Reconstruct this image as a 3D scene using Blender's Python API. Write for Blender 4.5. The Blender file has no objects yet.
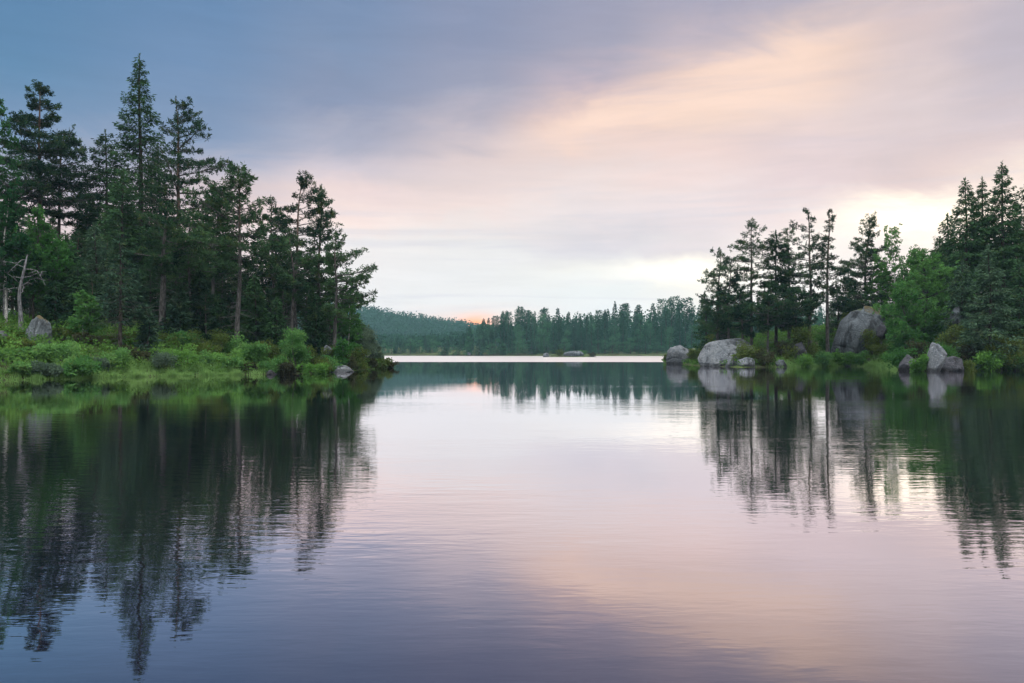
import bpy, math, random
import numpy as np
R = math.radians
SC = bpy.context.scene
COL = SC.collection
F_PX, HZ, CAM_H = 796.0, 352.0, 1.5          # focal length in pixels, horizon row, camera height over the lake

# ------------------------------------------------------------------ camera
cd = bpy.data.cameras.new('camera'); cam = bpy.data.objects.new('camera', cd); COL.objects.link(cam)
cam.location = (0, 0, CAM_H); cam.rotation_euler = (R(90), 0, 0)
cd.sensor_width = 36; cd.lens = F_PX / 1024 * 36; cd.shift_y = (HZ - 341.5) / 1024
cd.clip_start = 0.1; cd.clip_end = 6000
SC.camera = cam

# ------------------------------------------------------------------ render settings
SC.render.engine = 'CYCLES'
SC.view_settings.view_transform = 'Standard'; SC.view_settings.look = 'None'
SC.view_settings.gamma = 1; SC.view_settings.exposure = 0.09; SC.view_settings.use_curve_mapping = False
cy = SC.cycles
cy.use_denoising = True; cy.max_bounces = 6; cy.diffuse_bounces = 3; cy.glossy_bounces = 3
cy.transmission_bounces = 3; cy.volume_bounces = 1; cy.transparent_max_bounces = 4
cy.caustics_reflective = False; cy.caustics_refractive = False

# ------------------------------------------------------------------ node helpers
def lin(c):
    return tuple(((v/255)/12.92 if v/255 <= .04045 else (((v/255)+.055)/1.055)**2.4) for v in c)
class NT:
    def __init__(s, tree): s.t = tree; s.n = tree.nodes; s.l = tree.links
    def new(s, typ, **kw):
        n = s.n.new(typ)
        for k, v in kw.items():
            if k.startswith('i_'):
                n.inputs[int(k[2:]) if k[2:].isdigit() else k[2:].replace('_', ' ')].default_value = v
            else: setattr(n, k, v)
        return n
    def link(s, a, b): s.l.new(a, b)
    def put(s, sock, v):
        if hasattr(v, 'is_linked'): s.l.new(v, sock)
        else: sock.default_value = v
    def math(s, op, a, b=0.0, c=0.0, clamp=False):
        n = s.n.new('ShaderNodeMath'); n.operation = op; n.use_clamp = clamp
        for i, v in enumerate((a, b, c)): s.put(n.inputs[i], v)
        return n.outputs[0]
    def maprange(s, v, a, b, c=0.0, d=1.0, smooth=True):
        n = s.n.new('ShaderNodeMapRange'); n.interpolation_type = 'SMOOTHSTEP' if smooth else 'LINEAR'; n.clamp = True
        s.put(n.inputs[0], v)
        for i, x in enumerate((a, b, c, d)): s.put(n.inputs[i+1], x)
        return n.outputs[0]
    def mix(s, f, a, b, mode='MIX'):
        n = s.n.new('ShaderNodeMix'); n.data_type = 'RGBA'; n.blend_type = mode
        s.put(n.inputs[0], f)
        for i, v in ((6, a), (7, b)):
            s.put(n.inputs[i], v if hasattr(v, 'is_linked') else ((*v, 1) if len(v) == 3 else v))
        return n.outputs[2]
    def ramp(s, f, stops, interp='LINEAR'):
        n = s.n.new('ShaderNodeValToRGB'); e = n.color_ramp.elements; n.color_ramp.interpolation = interp
        stops = sorted(stops, key=lambda q: q[0])
        while len(e) < len(stops): e.new(1.0)
        for k, (p, c) in enumerate(stops):
            e[k].position = p; e[k].color = (*c, 1)
        s.put(n.inputs[0], f); return n.outputs[0]
    def noise(s, vec, scale, detail=3, rough=.55, dist=0.0):
        n = s.n.new('ShaderNodeTexNoise'); n.inputs['Scale'].default_value = scale
        n.inputs['Detail'].default_value = detail; n.inputs['Roughness'].default_value = rough
        n.inputs['Distortion'].default_value = dist
        if vec is not None: s.l.new(vec, n.inputs['Vector'])
        return n.outputs[0]
    def mapping(s, vec, scale=(1, 1, 1), rot=(0, 0, 0), loc=(0, 0, 0)):
        n = s.n.new('ShaderNodeMapping'); s.l.new(vec, n.inputs[0])
        n.inputs['Scale'].default_value = scale; n.inputs['Rotation'].default_value = rot; n.inputs['Location'].default_value = loc
        return n.outputs[0]

# ------------------------------------------------------------------ sky: Nishita behind a near-closed deck of dusk cloud
SUN_AZ, SUN_EL = R(45), R(7)
def sky():
    w = bpy.data.worlds.new('World'); SC.world = w; w.use_nodes = True
    t = NT(w.node_tree); t.n.clear()
    out = t.new('ShaderNodeOutputWorld')
    nish = t.new('ShaderNodeTexSky', sky_type='NISHITA'); nish.sun_disc = False
    nish.sun_elevation = SUN_EL; nish.sun_rotation = SUN_AZ
    b1 = t.new('ShaderNodeBackground'); t.link(nish.outputs[0], b1.inputs[0]); b1.inputs[1].default_value = 0.08
    tc = t.new('ShaderNodeTexCoord'); sp = t.new('ShaderNodeSeparateXYZ'); t.link(tc.outputs['Generated'], sp.inputs[0])
    x, y, z = sp.outputs
    az = t.math('MULTIPLY', t.math('ARCTAN2', x, y), 180/math.pi)
    el = t.math('MULTIPLY', t.math('ARCSINE', z), 180/math.pi)
    # streaky cloud texture in degrees of azimuth and elevation
    cb = t.new('ShaderNodeCombineXYZ'); t.link(az, cb.inputs[0]); t.link(el, cb.inputs[1])
    v1 = t.mapping(cb.outputs[0], scale=(.035, .20, 1), rot=(0, 0, R(-14)))
    n1 = t.noise(v1, 1.0, 5, .55, .6)
    v2 = t.mapping(cb.outputs[0], scale=(.05, .55, 1), rot=(0, 0, R(-3)), loc=(3, 7, 0))
    n2 = t.noise(v2, 1.0, 5, .6, .3)
    v3 = t.mapping(cb.outputs[0], scale=(.10, .22, 1), rot=(0, 0, R(-24)), loc=(11, 2, 0))
    n3 = t.noise(v3, 1.0, 6, .6, .8)
    lift = t.maprange(el, 0, 12, .25, 1.0)
    d = t.math('ADD', t.math('MULTIPLY', t.math('SUBTRACT', n1, .5), 3.5), t.math('MULTIPLY', t.math('SUBTRACT', n2, .5), 1.6))
    d = t.math('ADD', d, t.math('MULTIPLY', t.math('SUBTRACT', n3, .5), 5.5))
    elp = t.math('ADD', el, t.math('MULTIPLY', d, lift))
    azp = t.math('ADD', az, t.math('MULTIPLY', t.math('SUBTRACT', n3, .5), 6.0))
    EMAX = 45.0
    f = t.math('DIVIDE', elp, EMAX, clamp=True)
    cols = [
     (-32.7, [(352,(225,215,210)),(260,(225,204,200)),(205,(205,188,192)),(170,(165,168,186)),(130,(118,146,180)),(60,(97,137,174)),(0,(92,132,171))]),
     (-21.4, [(352,(225,220,215)),(260,(230,210,205)),(205,(218,197,196)),(175,(182,177,189)),(135,(130,150,181)),(60,(112,141,178)),(0,(104,137,176))]),
     (-12.2, [(352,(232,225,222)),(300,(229,226,225)),(250,(233,227,225)),(218,(243,221,213)),(190,(233,211,209)),(165,(206,195,203)),(140,(172,172,190)),(100,(139,150,178)),(40,(126,146,178)),(0,(119,142,177))]),
     (-3.0, [(352,(228,226,224)),(322,(238,222,214)),(300,(230,227,225)),(270,(228,226,225)),(240,(228,224,222)),(200,(236,216,210)),(160,(222,204,203)),(130,(188,180,192)),(90,(155,158,180)),(40,(142,150,177)),(0,(138,149,178))]),
     (6.3, [(352,(230,230,230)),(290,(231,232,230)),(270,(235,232,226)),(245,(212,207,212)),(220,(228,216,216)),(190,(236,219,215)),(150,(236,211,203)),(115,(230,199,190)),(85,(195,178,188)),(50,(165,163,182)),(0,(155,157,180))]),
     (13.3, [(352,(235,230,225)),(300,(240,235,228)),(272,(255,247,228)),(250,(222,212,212)),(230,(225,213,215)),(190,(236,219,217)),(150,(238,212,205)),(110,(238,212,200)),(75,(234,204,192)),(45,(203,187,193)),(0,(172,168,187))]),
     (19.9, [(352,(240,235,230)),(280,(248,243,238)),(240,(245,232,225)),(215,(232,214,213)),(180,(226,206,207)),(140,(231,210,209)),(90,(239,213,202)),(55,(238,208,192)),(25,(208,191,194)),(0,(184,176,190))]),
     (27.1, [(352,(236,227,222)),(260,(238,225,220)),(228,(246,234,226)),(203,(250,232,218)),(180,(225,203,200)),(150,(215,197,198)),(100,(222,205,206)),(60,(220,202,202)),(20,(200,185,192)),(0,(190,180,190))]),
     (32.7, [(352,(245,236,228)),(250,(248,238,226)),(200,(250,234,220)),(175,(240,222,212)),(150,(220,200,200)),(110,(210,195,200)),(60,(198,187,196)),(0,(185,178,192))]),
    ]
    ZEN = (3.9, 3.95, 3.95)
    prev = None; pa = None
    for a, rows in cols:
        ca = math.cos(R(a))
        st = [(max(0, math.degrees(math.atan((HZ - yy)/F_PX*ca)))/EMAX, lin(c)) for yy, c in rows]
        st += [(.60, lin(rows[-1][1])), (.72, tuple(.5*u + .5 for u in lin(rows[-1][1]))), (1.0, (1.6, 1.7, 1.85))]
        c = t.ramp(f, st)
        if prev is None: prev = c
        else: prev = t.mix(t.maprange(azp, pa, a), prev, c)
        pa = a
    col = prev
    # brightest break in the cloud, where the low sun sits behind it
    def blob(a0, e0, sa, se):
        p = t.math('POWER', t.math('DIVIDE', t.math('SUBTRACT', az, a0), sa), 2)
        q = t.math('POWER', t.math('DIVIDE', t.math('SUBTRACT', elp, e0), se), 2)
        return t.math('EXPONENT', t.math('MULTIPLY', t.math('ADD', p, q), -1.0))
    col = t.mix(blob(27.0, 8.6, 4.2, 1.15), col, (1.5, 1.30, 1.02))
    col = t.mix(t.math('MULTIPLY', blob(12.2, 5.5, 4.0, .75), .7), col, (1.2, 1.12, .98))
    col = t.mix(t.math('MULTIPLY', blob(-3.6, 1.7, 3.0, 1.0), .30), col, (1.0, .62, .48))
    col = t.mix(t.math('MULTIPLY', blob(-2.6, 1.8, 1.25, .62), .95), col, (1.45, .47, .15))
    # the sky behind and overhead: unseen, raised past dusk brightness to light the foliage
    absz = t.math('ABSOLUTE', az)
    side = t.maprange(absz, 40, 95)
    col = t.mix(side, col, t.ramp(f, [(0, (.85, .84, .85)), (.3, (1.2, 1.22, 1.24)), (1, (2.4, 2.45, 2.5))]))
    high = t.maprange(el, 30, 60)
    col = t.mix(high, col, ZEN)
    # thin bright wisps: diagonal ones high up, level ones low down
    v4 = t.mapping(cb.outputs[0], scale=(.045, .42, 1), rot=(0, 0, R(-27)), loc=(21, 5, 0)); n4 = t.noise(v4, 1.0, 7, .62, .5)
    v5 = t.mapping(cb.outputs[0], scale=(.045, .95, 1), rot=(0, 0, R(2)), loc=(1, 31, 0)); n5 = t.noise(v5, 1.0, 5, .6, .4)
    ln = t.math('DIVIDE', t.math('SUBTRACT', t.math('SUBTRACT', elp, 14.9), t.math('MULTIPLY', azp, .21)), 1.75)
    bd = t.math('EXPONENT', t.math('MULTIPLY', t.math('POWER', ln, 2.0), -1.0))
    bd = t.math('MULTIPLY', bd, t.math('MULTIPLY', t.math('MULTIPLY', t.maprange(az, -3, 6), t.maprange(az, 27, 16, .25, 1.0)), t.math('ADD', .40, t.math('MULTIPLY', n4, .9))))
    col = t.mix(t.math('MULTIPLY', bd, 1.05, clamp=True), col, (1.0, .74, .61))
    sh_ = t.math('MULTIPLY', t.math('MULTIPLY', t.maprange(n4, .50, .28), t.maprange(el, 8, 14)), t.maprange(az, -14, 8))
    col = t.mix(t.math('MULTIPLY', sh_, .16), col, (.44, .42, .52))
    lo_ = t.math('MULTIPLY', t.math('MULTIPLY', t.maprange(n5, .48, .70), t.maprange(el, 1, 3)), t.maprange(el, 14, 9))
    col = t.mix(t.math('MULTIPLY', lo_, .40), col, (.62, .60, .66))
    br = t.math('ADD', t.maprange(el, 17, 4, .97, 1.10), t.math('ADD', t.math('MULTIPLY', t.math('SUBTRACT', n2, .5), .12), t.math('MULTIPLY', t.math('SUBTRACT', t.noise(t.mapping(cb.outputs[0], scale=(.11, .75, 1), rot=(0, 0, R(-20)), loc=(5, 3, 0)), 1.0, 8, .62, .5), .5), .17)))
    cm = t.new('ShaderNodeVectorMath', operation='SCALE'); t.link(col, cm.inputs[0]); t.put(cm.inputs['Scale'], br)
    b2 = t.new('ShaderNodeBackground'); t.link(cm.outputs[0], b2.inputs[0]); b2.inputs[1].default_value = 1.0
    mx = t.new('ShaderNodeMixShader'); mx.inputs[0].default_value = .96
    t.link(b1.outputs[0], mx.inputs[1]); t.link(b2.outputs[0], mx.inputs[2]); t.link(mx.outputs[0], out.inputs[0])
sky()
sl = bpy.data.lights.new('sun', 'SUN'); sun = bpy.data.objects.new('sun', sl); COL.objects.link(sun)
sl.energy = 0.5; sl.angle = R(12); sl.color = (1, .82, .62)
sun.rotation_euler = (R(90) - SUN_EL, 0, math.pi - SUN_AZ)
sun.location = (60, 120, 90)

# ------------------------------------------------------------------ materials
def mat(name):
    m = bpy.data.materials.new(name); m.use_nodes = True
    t = NT(m.node_tree); t.n.clear(); o = t.new('ShaderNodeOutputMaterial'); return m, t, o
def foliage(name, dark, light, warm=None, trans=.3, scale=.7):
    m, t, o = mat(name)
    tc = t.new('ShaderNodeTexCoord'); oi = t.new('ShaderNodeObjectInfo')
    n = t.noise(tc.outputs['Object'], scale, 3, .6)
    n2 = t.noise(tc.outputs['Object'], scale*7, 2, .6)
    f = t.math('ADD', t.math('MULTIPLY', t.math('SUBTRACT', n, .5), 2.2), t.math('MULTIPLY', t.math('SUBTRACT', n2, .5), 1.4))
    f = t.math('ADD', f, t.math('ADD', t.math('MULTIPLY', oi.outputs['Random'], .7), .08), clamp=True)
    c = t.mix(f, dark, light)
    if warm: c = t.mix(t.math('MULTIPLY', t.maprange(t.noise(tc.outputs['Object'], scale*1.7, 2), .54, .72), .6), c, warm)
    d = t.new('ShaderNodeBsdfDiffuse'); tr = t.new('ShaderNodeBsdfTranslucent')
    t.link(c, d.inputs[0]); t.link(c, tr.inputs[0])
    mx = t.new('ShaderNodeMixShader'); mx.inputs[0].default_value = trans
    t.link(d.outputs[0], mx.inputs[1]); t.link(tr.outputs[0], mx.inputs[2]); t.link(mx.outputs[0], o.inputs[0])
    return m
def bark(name, low, high=None, z0=3, z1=9, fleck=None):
    m, t, o = mat(name)
    tc = t.new('ShaderNodeTexCoord'); v = t.mapping(tc.outputs['Object'], scale=(6, 6, 1.6))
    n = t.noise(v, 1.5, 4, .65)
    c = low
    if high:
        sp = t.new('ShaderNodeSeparateXYZ'); t.link(tc.outputs['Object'], sp.inputs[0])
        c = t.mix(t.maprange(sp.outputs[2], z0, z1), low, high)
    c2 = t.mix(t.maprange(n, .38, .66), (.35, .33, .33), (1.25, 1.22, 1.2))
    c = t.mix(1.0, c, c2, 'MULTIPLY')
    if fleck: c = t.mix(t.maprange(t.noise(t.mapping(tc.outputs['Object'], scale=(3, 3, 9)), 1.4, 2), .60, .68), c, fleck)
    p = t.new('ShaderNodeBsdfPrincipled', i_Roughness=.9); t.link(c, p.inputs['Base Color']); p.inputs['Specular IOR Level'].default_value = .2
    bp = t.new('ShaderNodeBump', i_Strength=.6, i_Distance=.05); t.link(n, bp.inputs['Height']); t.link(bp.outputs[0], p.inputs['Normal'])
    t.link(p.outputs[0], o.inputs[0]); return m
def granite(name, a, b, moss=(.05, .065, .02), mossmin=.92):
    m, t, o = mat(name)
    tc = t.new('ShaderNodeTexCoord'); P = tc.outputs['Object']
    n = t.noise(P, .9, 6, .62, .4); n2 = t.noise(P, 7, 4, .6); n3 = t.noise(t.mapping(P, scale=(1.4, 1.4, .30)), .9, 5, .65)
    c = t.mix(t.maprange(n, .35, .66), a, b)
    c = t.mix(t.maprange(n2, .55, .72), c, tuple(min(1, v*1.7) for v in b))            # pale lichen
    c = t.mix(t.math('MULTIPLY', t.maprange(n3, .50, .64), .85), c, tuple(v*.22 for v in a))                # dark wet streaks
    ge = t.new('ShaderNodeNewGeometry'); sp = t.new('ShaderNodeSeparateXYZ'); t.link(ge.outputs['Normal'], sp.inputs[0])
    mm = t.math('ADD', sp.outputs[2], t.math('MULTIPLY', t.math('SUBTRACT', n, .5), .9))
    c = t.mix(t.maprange(mm, mossmin, mossmin+.15), c, moss)
    sw = t.new('ShaderNodeSeparateXYZ'); t.link(ge.outputs['Position'], sw.inputs[0])
    wet = t.maprange(t.math('ADD', sw.outputs[2], t.math('MULTIPLY', t.math('SUBTRACT', n2, .5), .25)), .16, .34, .38, 1.0)
    cw = t.new('ShaderNodeVectorMath', operation='SCALE'); t.link(c, cw.inputs[0]); t.put(cw.inputs['Scale'], wet); c = cw.outputs[0]
    p = t.new('ShaderNodeBsdfPrincipled', i_Roughness=.85); t.link(c, p.inputs['Base Color']); p.inputs['Specular IOR Level'].default_value = .25
    vo = t.new('ShaderNodeTexVoronoi', feature='DISTANCE_TO_EDGE', i_Scale=.38); t.link(t.mapping(P, scale=(1, 1, .7), rot=(.4, .3, 0)), vo.inputs['Vector'])
    crack = t.maprange(vo.outputs['Distance'], 0, .05)
    h = t.math('ADD', t.math('ADD', n, t.math('MULTIPLY', n2, .35)), t.math('MULTIPLY', crack, .22))
    bp = t.new('ShaderNodeBump', i_Strength=1.0, i_Distance=.4); t.link(h, bp.inputs['Height']); t.link(bp.outputs[0], p.inputs['Normal'])
    t.link(p.outputs[0], o.inputs[0]); return m

M = {}
M['spruce'] = foliage('spruce needles', (.008, .024, .014), (.050, .112, .045), (.080, .112, .032), trans=.22)
M['pine'] = foliage('pine needles', (.010, .030, .018), (.064, .126, .052), (.098, .116, .036), trans=.22)
M['greyspruce'] = foliage('grey green needles', (.018, .044, .030), (.075, .132, .074), (.090, .110, .045), trans=.25)
M['birch'] = foliage('birch leaves', (.034, .105, .026), (.085, .20, .05), trans=.35)
M['leafdark'] = foliage('dark birch leaves', (.016, .055, .022), (.045, .12, .042), trans=.3)
M['bright'] = foliage('fresh leaves', (.055, .150, .040), (.145, .29, .085), (.115, .155, .05), trans=.35, scale=1.2)
M['leafy'] = foliage('broad leaves', (.036, .115, .030), (.10, .225, .058), trans=.35)
M['willow'] = foliage('willow leaves', (.060, .095, .064), (.11, .16, .105), trans=.3)
M['olive'] = foliage('bilberry leaves', (.045, .075, .020), (.110, .150, .035), (.075, .055, .03), trans=.3, scale=1.2)
M['heather'] = foliage('heather', (.028, .030, .018), (.060, .070, .030), (.065, .040, .025), trans=.2, scale=1.2)
M['fern'] = foliage('fern fronds', (.06, .155, .03), (.13, .27, .06), trans=.35, scale=1)
M['cover'] = foliage('ground cover leaves', (.034, .085, .018), (.13, .26, .055), (.060, .045, .025), trans=.3, scale=.22)
M['grass'] = foliage('shore grass blades', (.095, .20, .05), (.19, .32, .10), trans=.35, scale=.3)
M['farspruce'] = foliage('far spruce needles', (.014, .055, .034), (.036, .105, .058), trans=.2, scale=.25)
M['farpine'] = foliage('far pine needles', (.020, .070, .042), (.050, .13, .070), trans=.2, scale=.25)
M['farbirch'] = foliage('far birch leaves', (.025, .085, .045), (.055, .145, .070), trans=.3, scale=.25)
M['bark'] = bark('grey brown bark', (.055, .049, .043))
M['pinebark'] = bark('pine bark', (.080, .078, .075), (.125, .085, .062), 6, 14)
M['birchbark'] = bark('birch bark', (.50, .50, .48), fleck=(.05, .045, .04))
M['deadwood'] = bark('bleached dead wood', (.16, .165, .175))
M['twig'] = bark('dead twigs', (.08, .078, .075))
M['rock'] = granite('grey granite', (.060, .070, .080), (.105, .12, .132))
M['rockdark'] = granite('dark granite', (.028, .029, .036), (.062, .062, .072))
M['rockpale'] = granite('pale granite', (.085, .095, .108), (.15, .16, .17), mossmin=1.1)
M['rockmoss'] = granite('mossy granite', (.062, .075, .082), (.115, .13, .138), (.07, .055, .022), .66)

# ------------------------------------------------------------------ mesh helpers
def unit(v): return v / np.maximum(np.linalg.norm(v, axis=-1, keepdims=True), 1e-9)
def mesh_np(name, V, quads, mats, midx=None, smooth=False):
    V = np.asarray(V, dtype=np.float32).reshape(-1, 3); quads = np.asarray(quads, dtype=np.int32)
    me = bpy.data.meshes.new(name); k = quads.shape[1]
    me.vertices.add(len(V)); me.vertices.foreach_set('co', V.ravel())
    me.loops.add(quads.size); me.loops.foreach_set('vertex_index', quads.ravel())
    me.polygons.add(len(quads)); me.polygons.foreach_set('loop_start', np.arange(0, quads.size, k, dtype=np.int32))
    for m in mats: me.materials.append(m)
    if midx is not None: me.polygons.foreach_set('material_index', np.asarray(midx, dtype=np.int32))
    if smooth: me.polygons.foreach_set('use_smooth', np.ones(len(quads), dtype=bool))
    me.update(calc_edges=True); return me
class Q:                                       # a bag of quads
    def __init__(s): s.V = []; s.F = []; s.m = []; s.n = 0
    def add(s, V, F, m=0):
        V = np.asarray(V).reshape(-1, 3)
        if len(V) == 0: return
        s.V.append(V); s.F.append(np.asarray(F) + s.n); s.m.append(np.full(len(F), m)); s.n += len(V)
    def cards(s, base, d, side, L, W, m=0):     # leaf-shaped quads
        N = len(base); L = L[:, None]; W = W[:, None]
        a = base; b = base + d*L*.5 + side*W*.5; c = base + d*L; e = base + d*L*.5 - side*W*.5
        V = np.stack([a, b, c, e], 1)
        s.add(V, np.arange(N*4).reshape(N, 4), m)
    def sticks(s, p0, p1, r0, r1, m=0):         # three-sided twigs
        N = len(p0)
        if N == 0: return
        d = unit(p1 - p0); ref = np.where(np.abs(d[:, 2:3]) > .9, np.array([[1., 0, 0]]), np.array([[0, 0, 1.]]))
        u = unit(np.cross(d, ref)); v = np.cross(d, u); rings = []
        for p, r in ((p0, r0), (p1, r1)):
            for k in range(3):
                a = 2*math.pi*k/3
                rings.append(p + (u*math.cos(a) + v*math.sin(a))*np.asarray(r)[:, None])
        V = np.stack(rings, 1); base = (np.arange(N)*6)[:, None]
        F = np.concatenate([base + np.array([[k, (k+1) % 3, 3+(k+1) % 3, 3+k]]) for k in range(3)], 0)
        s.add(V, F, m)
    def tube(s, pts, rad, n=8, m=0):
        pts = np.asarray(pts, float); K = len(pts); a = np.arange(n)*2*math.pi/n
        d = unit(np.gradient(pts, axis=0)); ref = np.array([1., 0, 0]) if abs(d[:, 0]).max() < .8 else np.array([0, 1., 0])
        u = unit(np.cross(d, ref)); v = np.cross(d, u)
        V = pts[:, None] + (u[:, None]*np.cos(a)[None, :, None] + v[:, None]*np.sin(a)[None, :, None])*np.asarray(rad)[:, None, None]
        F = [[i*n+k, i*n+(k+1) % n, (i+1)*n+(k+1) % n, (i+1)*n+k] for i in range(K-1) for k in range(n)]
        s.add(V, F, m)
    def join(s, o, m=1):
        for V, F, q in zip(o.V, o.F, o.m): s.V.append(V); s.F.append(F - 0 + s.n); s.m.append(np.full(len(F), m))
        s.n += o.n; return s
    def mesh(s, name, mats, smooth=False):
        return mesh_np(name, np.concatenate(s.V), np.concatenate(s.F), mats, np.concatenate(s.m), smooth)
def obj(name, me, parent=None, loc=None):
    o = bpy.data.objects.new(name, me); COL.objects.link(o)
    if parent: o.parent = parent
    if loc is not None: o.location = loc
    return o
def tag(o, label=None, cat=None, group=None, kind=None):
    for k, v in (('label', label), ('category', cat), ('group', group), ('kind', kind)):
        if v: o[k] = v
    return o
def empty(name, loc, rz=0.0, s=1.0):
    o = bpy.data.objects.new(name, None); COL.objects.link(o); o.location = loc; o.rotation_euler = (0, 0, rz); o.scale = (s, s, s)
    o.empty_display_size = .5; return o
def copy_tree(o, loc, rz, s):
    c = o.copy(); COL.objects.link(c); c.location = loc; c.rotation_euler = (0, 0, rz); c.scale = s if hasattr(s, '__len__') else (s, s, s)
    for ch in o.children:
        k = ch.copy(); COL.objects.link(k); k.parent = c
    return c
def rnd_unit(rng, n):
    v = rng.normal(size=(n, 3)); return unit(v)

# ------------------------------------------------------------------ ground sheet and lake
def P(px, D): return ((px - 512)/F_PX*D, D)
def W(px, y): return P(px, F_PX*CAM_H/(y - HZ))          # a waterline point seen at that pixel
LAND_L = [(-140, 30), (-60, 37), W(-40, 381), W(20, 380), W(70, 379), W(100, 377.5), W(150, 376.5), W(225, 375), W(262, 374.5), W(318, 373), W(338, 371.5), W(365, 370), W(389, 368),
          P(391, 77.5), P(384, 84), P(366, 98), (-34, 112), (-60, 125), (-140, 140), (-140, 30)]
LAND_R = [P(664, 108), P(676, 103), P(690, 92), P(697, 86), P(740, 78), P(790, 80), P(845, 84), P(880, 80), P(900, 68), P(925, 62), P(960, 64), P(1000, 66), P(1040, 62), (60, 55), (150, 50), (150, 180), (60, 190), (30, 160), P(664, 108)]
LAND_F = [(-900, 330), (-300, 330), (-90, 330), (-50, 318), (-20, 306), (20, 300), (60, 298), (120, 292), (300, 270), (900, 260), (1600, 1400), (-1600, 1400), (-900, 330)]
LAND_N = [(-900, -3), (900, -3), (900, -900), (-900, -900), (-900, -3)]
LAND_I = [P(545, 236), P(560, 233), P(590, 234), P(597, 238), P(590, 244), P(550, 243), P(545, 236)]
def sdf(poly, X, Y):
    p = np.asarray(poly, float); best = np.full(X.shape, 1e18); inside = np.zeros(X.shape, bool)
    for (ax, ay), (bx, by) in zip(p[:-1], p[1:]):
        dx, dy = bx-ax, by-ay; L = dx*dx+dy*dy
        tt = np.clip(((X-ax)*dx + (Y-ay)*dy)/max(L, 1e-9), 0, 1)
        best = np.minimum(best, (X-ax-tt*dx)**2 + (Y-ay-tt*dy)**2)
        c = (ay > Y) != (by > Y)
        with np.errstate(divide='ignore', invalid='ignore'):
            inside ^= c & (X < (bx-ax)*(Y-ay)/(by-ay if by != ay else 1e-9) + ax)
    d = np.sqrt(best); return np.where(inside, d, -d)
def wob(X, Y, s, k):                                      # cheap smooth noise
    return (np.sin(X*s+1.3*k)*np.cos(Y*s*1.13+2.1*k) + .5*np.sin(X*s*2.3+Y*s*1.7+k) + .3*np.cos(X*s*4.1-Y*s*3.3+3*k))/1.8
def ridge(X, D=900.0):
    px = 512 + X/D*F_PX
    yy = np.interp(px, [-400, 100, 300, 360, 380, 400, 430, 460, 485, 520, 700, 1400], [300, 303, 304, 309, 313, 317, 321, 325.5, 330, 334, 330, 322])
    return (HZ - yy)/F_PX*D + CAM_H - 12
def ground_z(X, Y):
    X = np.asarray(X, float); Y = np.asarray(Y, float)
    X, Y = np.broadcast_arrays(X, Y)
    out = np.full(X.shape, -9.0)
    def prof(d, top, run, bank=.35):
        up = bank*(1-np.exp(-np.maximum(d, 0)/.8)) + top*(1-np.exp(-np.maximum(d, 0)/run))
        return np.where(d > 0, up, np.maximum(d*.35, -2.5))
    dl = sdf(LAND_L, X, Y); taper = np.clip((-12 - X)/16, .12, 1)
    zl = prof(dl, 3.9, 11)*np.where(dl > 0, taper, 1) + np.where(dl > 1, .28*wob(X, Y, .55, 1)*taper, 0)
    dr = sdf(LAND_R, X, Y); tr = np.clip((X-18)/14, .35, 1)
    zr = prof(dr, 5.4, 15)*np.where(dr > 0, tr, 1) + np.where(dr > 1, .35*wob(X, Y, .5, 2), 0)
    df = sdf(LAND_F, X, Y)
    zf = prof(df, 5, 60) + np.where(df > 20, np.maximum(0, ridge(X))*np.exp(-((Y-930)/150)**2), 0)
    zn = prof(sdf(LAND_N, X, Y), 2.0, 20, .2)
    zi = prof(sdf(LAND_I, X, Y), .35, 4, .25)
    for z in (zl, zr, zf, zn, zi): out = np.maximum(out, z)
    return np.maximum(out, -2.5)
def gz(x, y): return float(ground_z(np.array([x]), np.array([y]))[0])
def axis(parts):
    a = []
    for lo, hi, st in parts: a += list(np.arange(lo, hi, st))
    return np.array(a + [parts[-1][1]])
def grid_mesh(name, xs, ys, zf, mats):
    X, Y = np.meshgrid(xs, ys); Z = zf(X, Y); nx, ny = len(xs), len(ys)
    V = np.stack([X, Y, Z], -1).reshape(-1, 3); i = np.arange(ny-1)[:, None]*nx + np.arange(nx-1)[None]
    F = np.stack([i, i+1, i+nx+1, i+nx], -1).reshape(-1, 4)
    return mesh_np(name, V, F, mats, smooth=True)
gm, t, o = mat('forest floor')
tc = t.new('ShaderNodeTexCoord'); n = t.noise(tc.outputs['Object'], .35, 5, .6); n2 = t.noise(tc.outputs['Object'], 3, 4, .6)
c = t.ramp(n, [(.3, (.035, .03, .018)), (.5, (.035, .05, .016)), (.7, (.07, .10, .03))])
c = t.mix(t.maprange(n2, .5, .75), c, (.04, .032, .022))
p = t.new('ShaderNodeBsdfPrincipled', i_Roughness=1.0); p.inputs['Specular IOR Level'].default_value = .1
t.link(c, p.inputs['Base Color'])
bp = t.new('ShaderNodeBump', i_Strength=.8, i_Distance=.2); t.link(n2, bp.inputs['Height']); t.link(bp.outputs[0], p.inputs['Normal']); t.link(p.outputs[0], o.inputs[0])
xs = axis([(-1500, -400, 60), (-400, -80, 20), (-80, 90, .9), (90, 400, 20), (400, 1500, 60)])
ys = axis([(-140, -10, 20), (-10, 32, 3), (32, 130, .9), (130, 300, 6), (300, 330, 3), (330, 780, 30), (780, 1080, 20), (1080, 1380, 60)])
tag(obj('ground', grid_mesh('ground', xs, ys, ground_z, [gm])), kind='structure')

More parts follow.
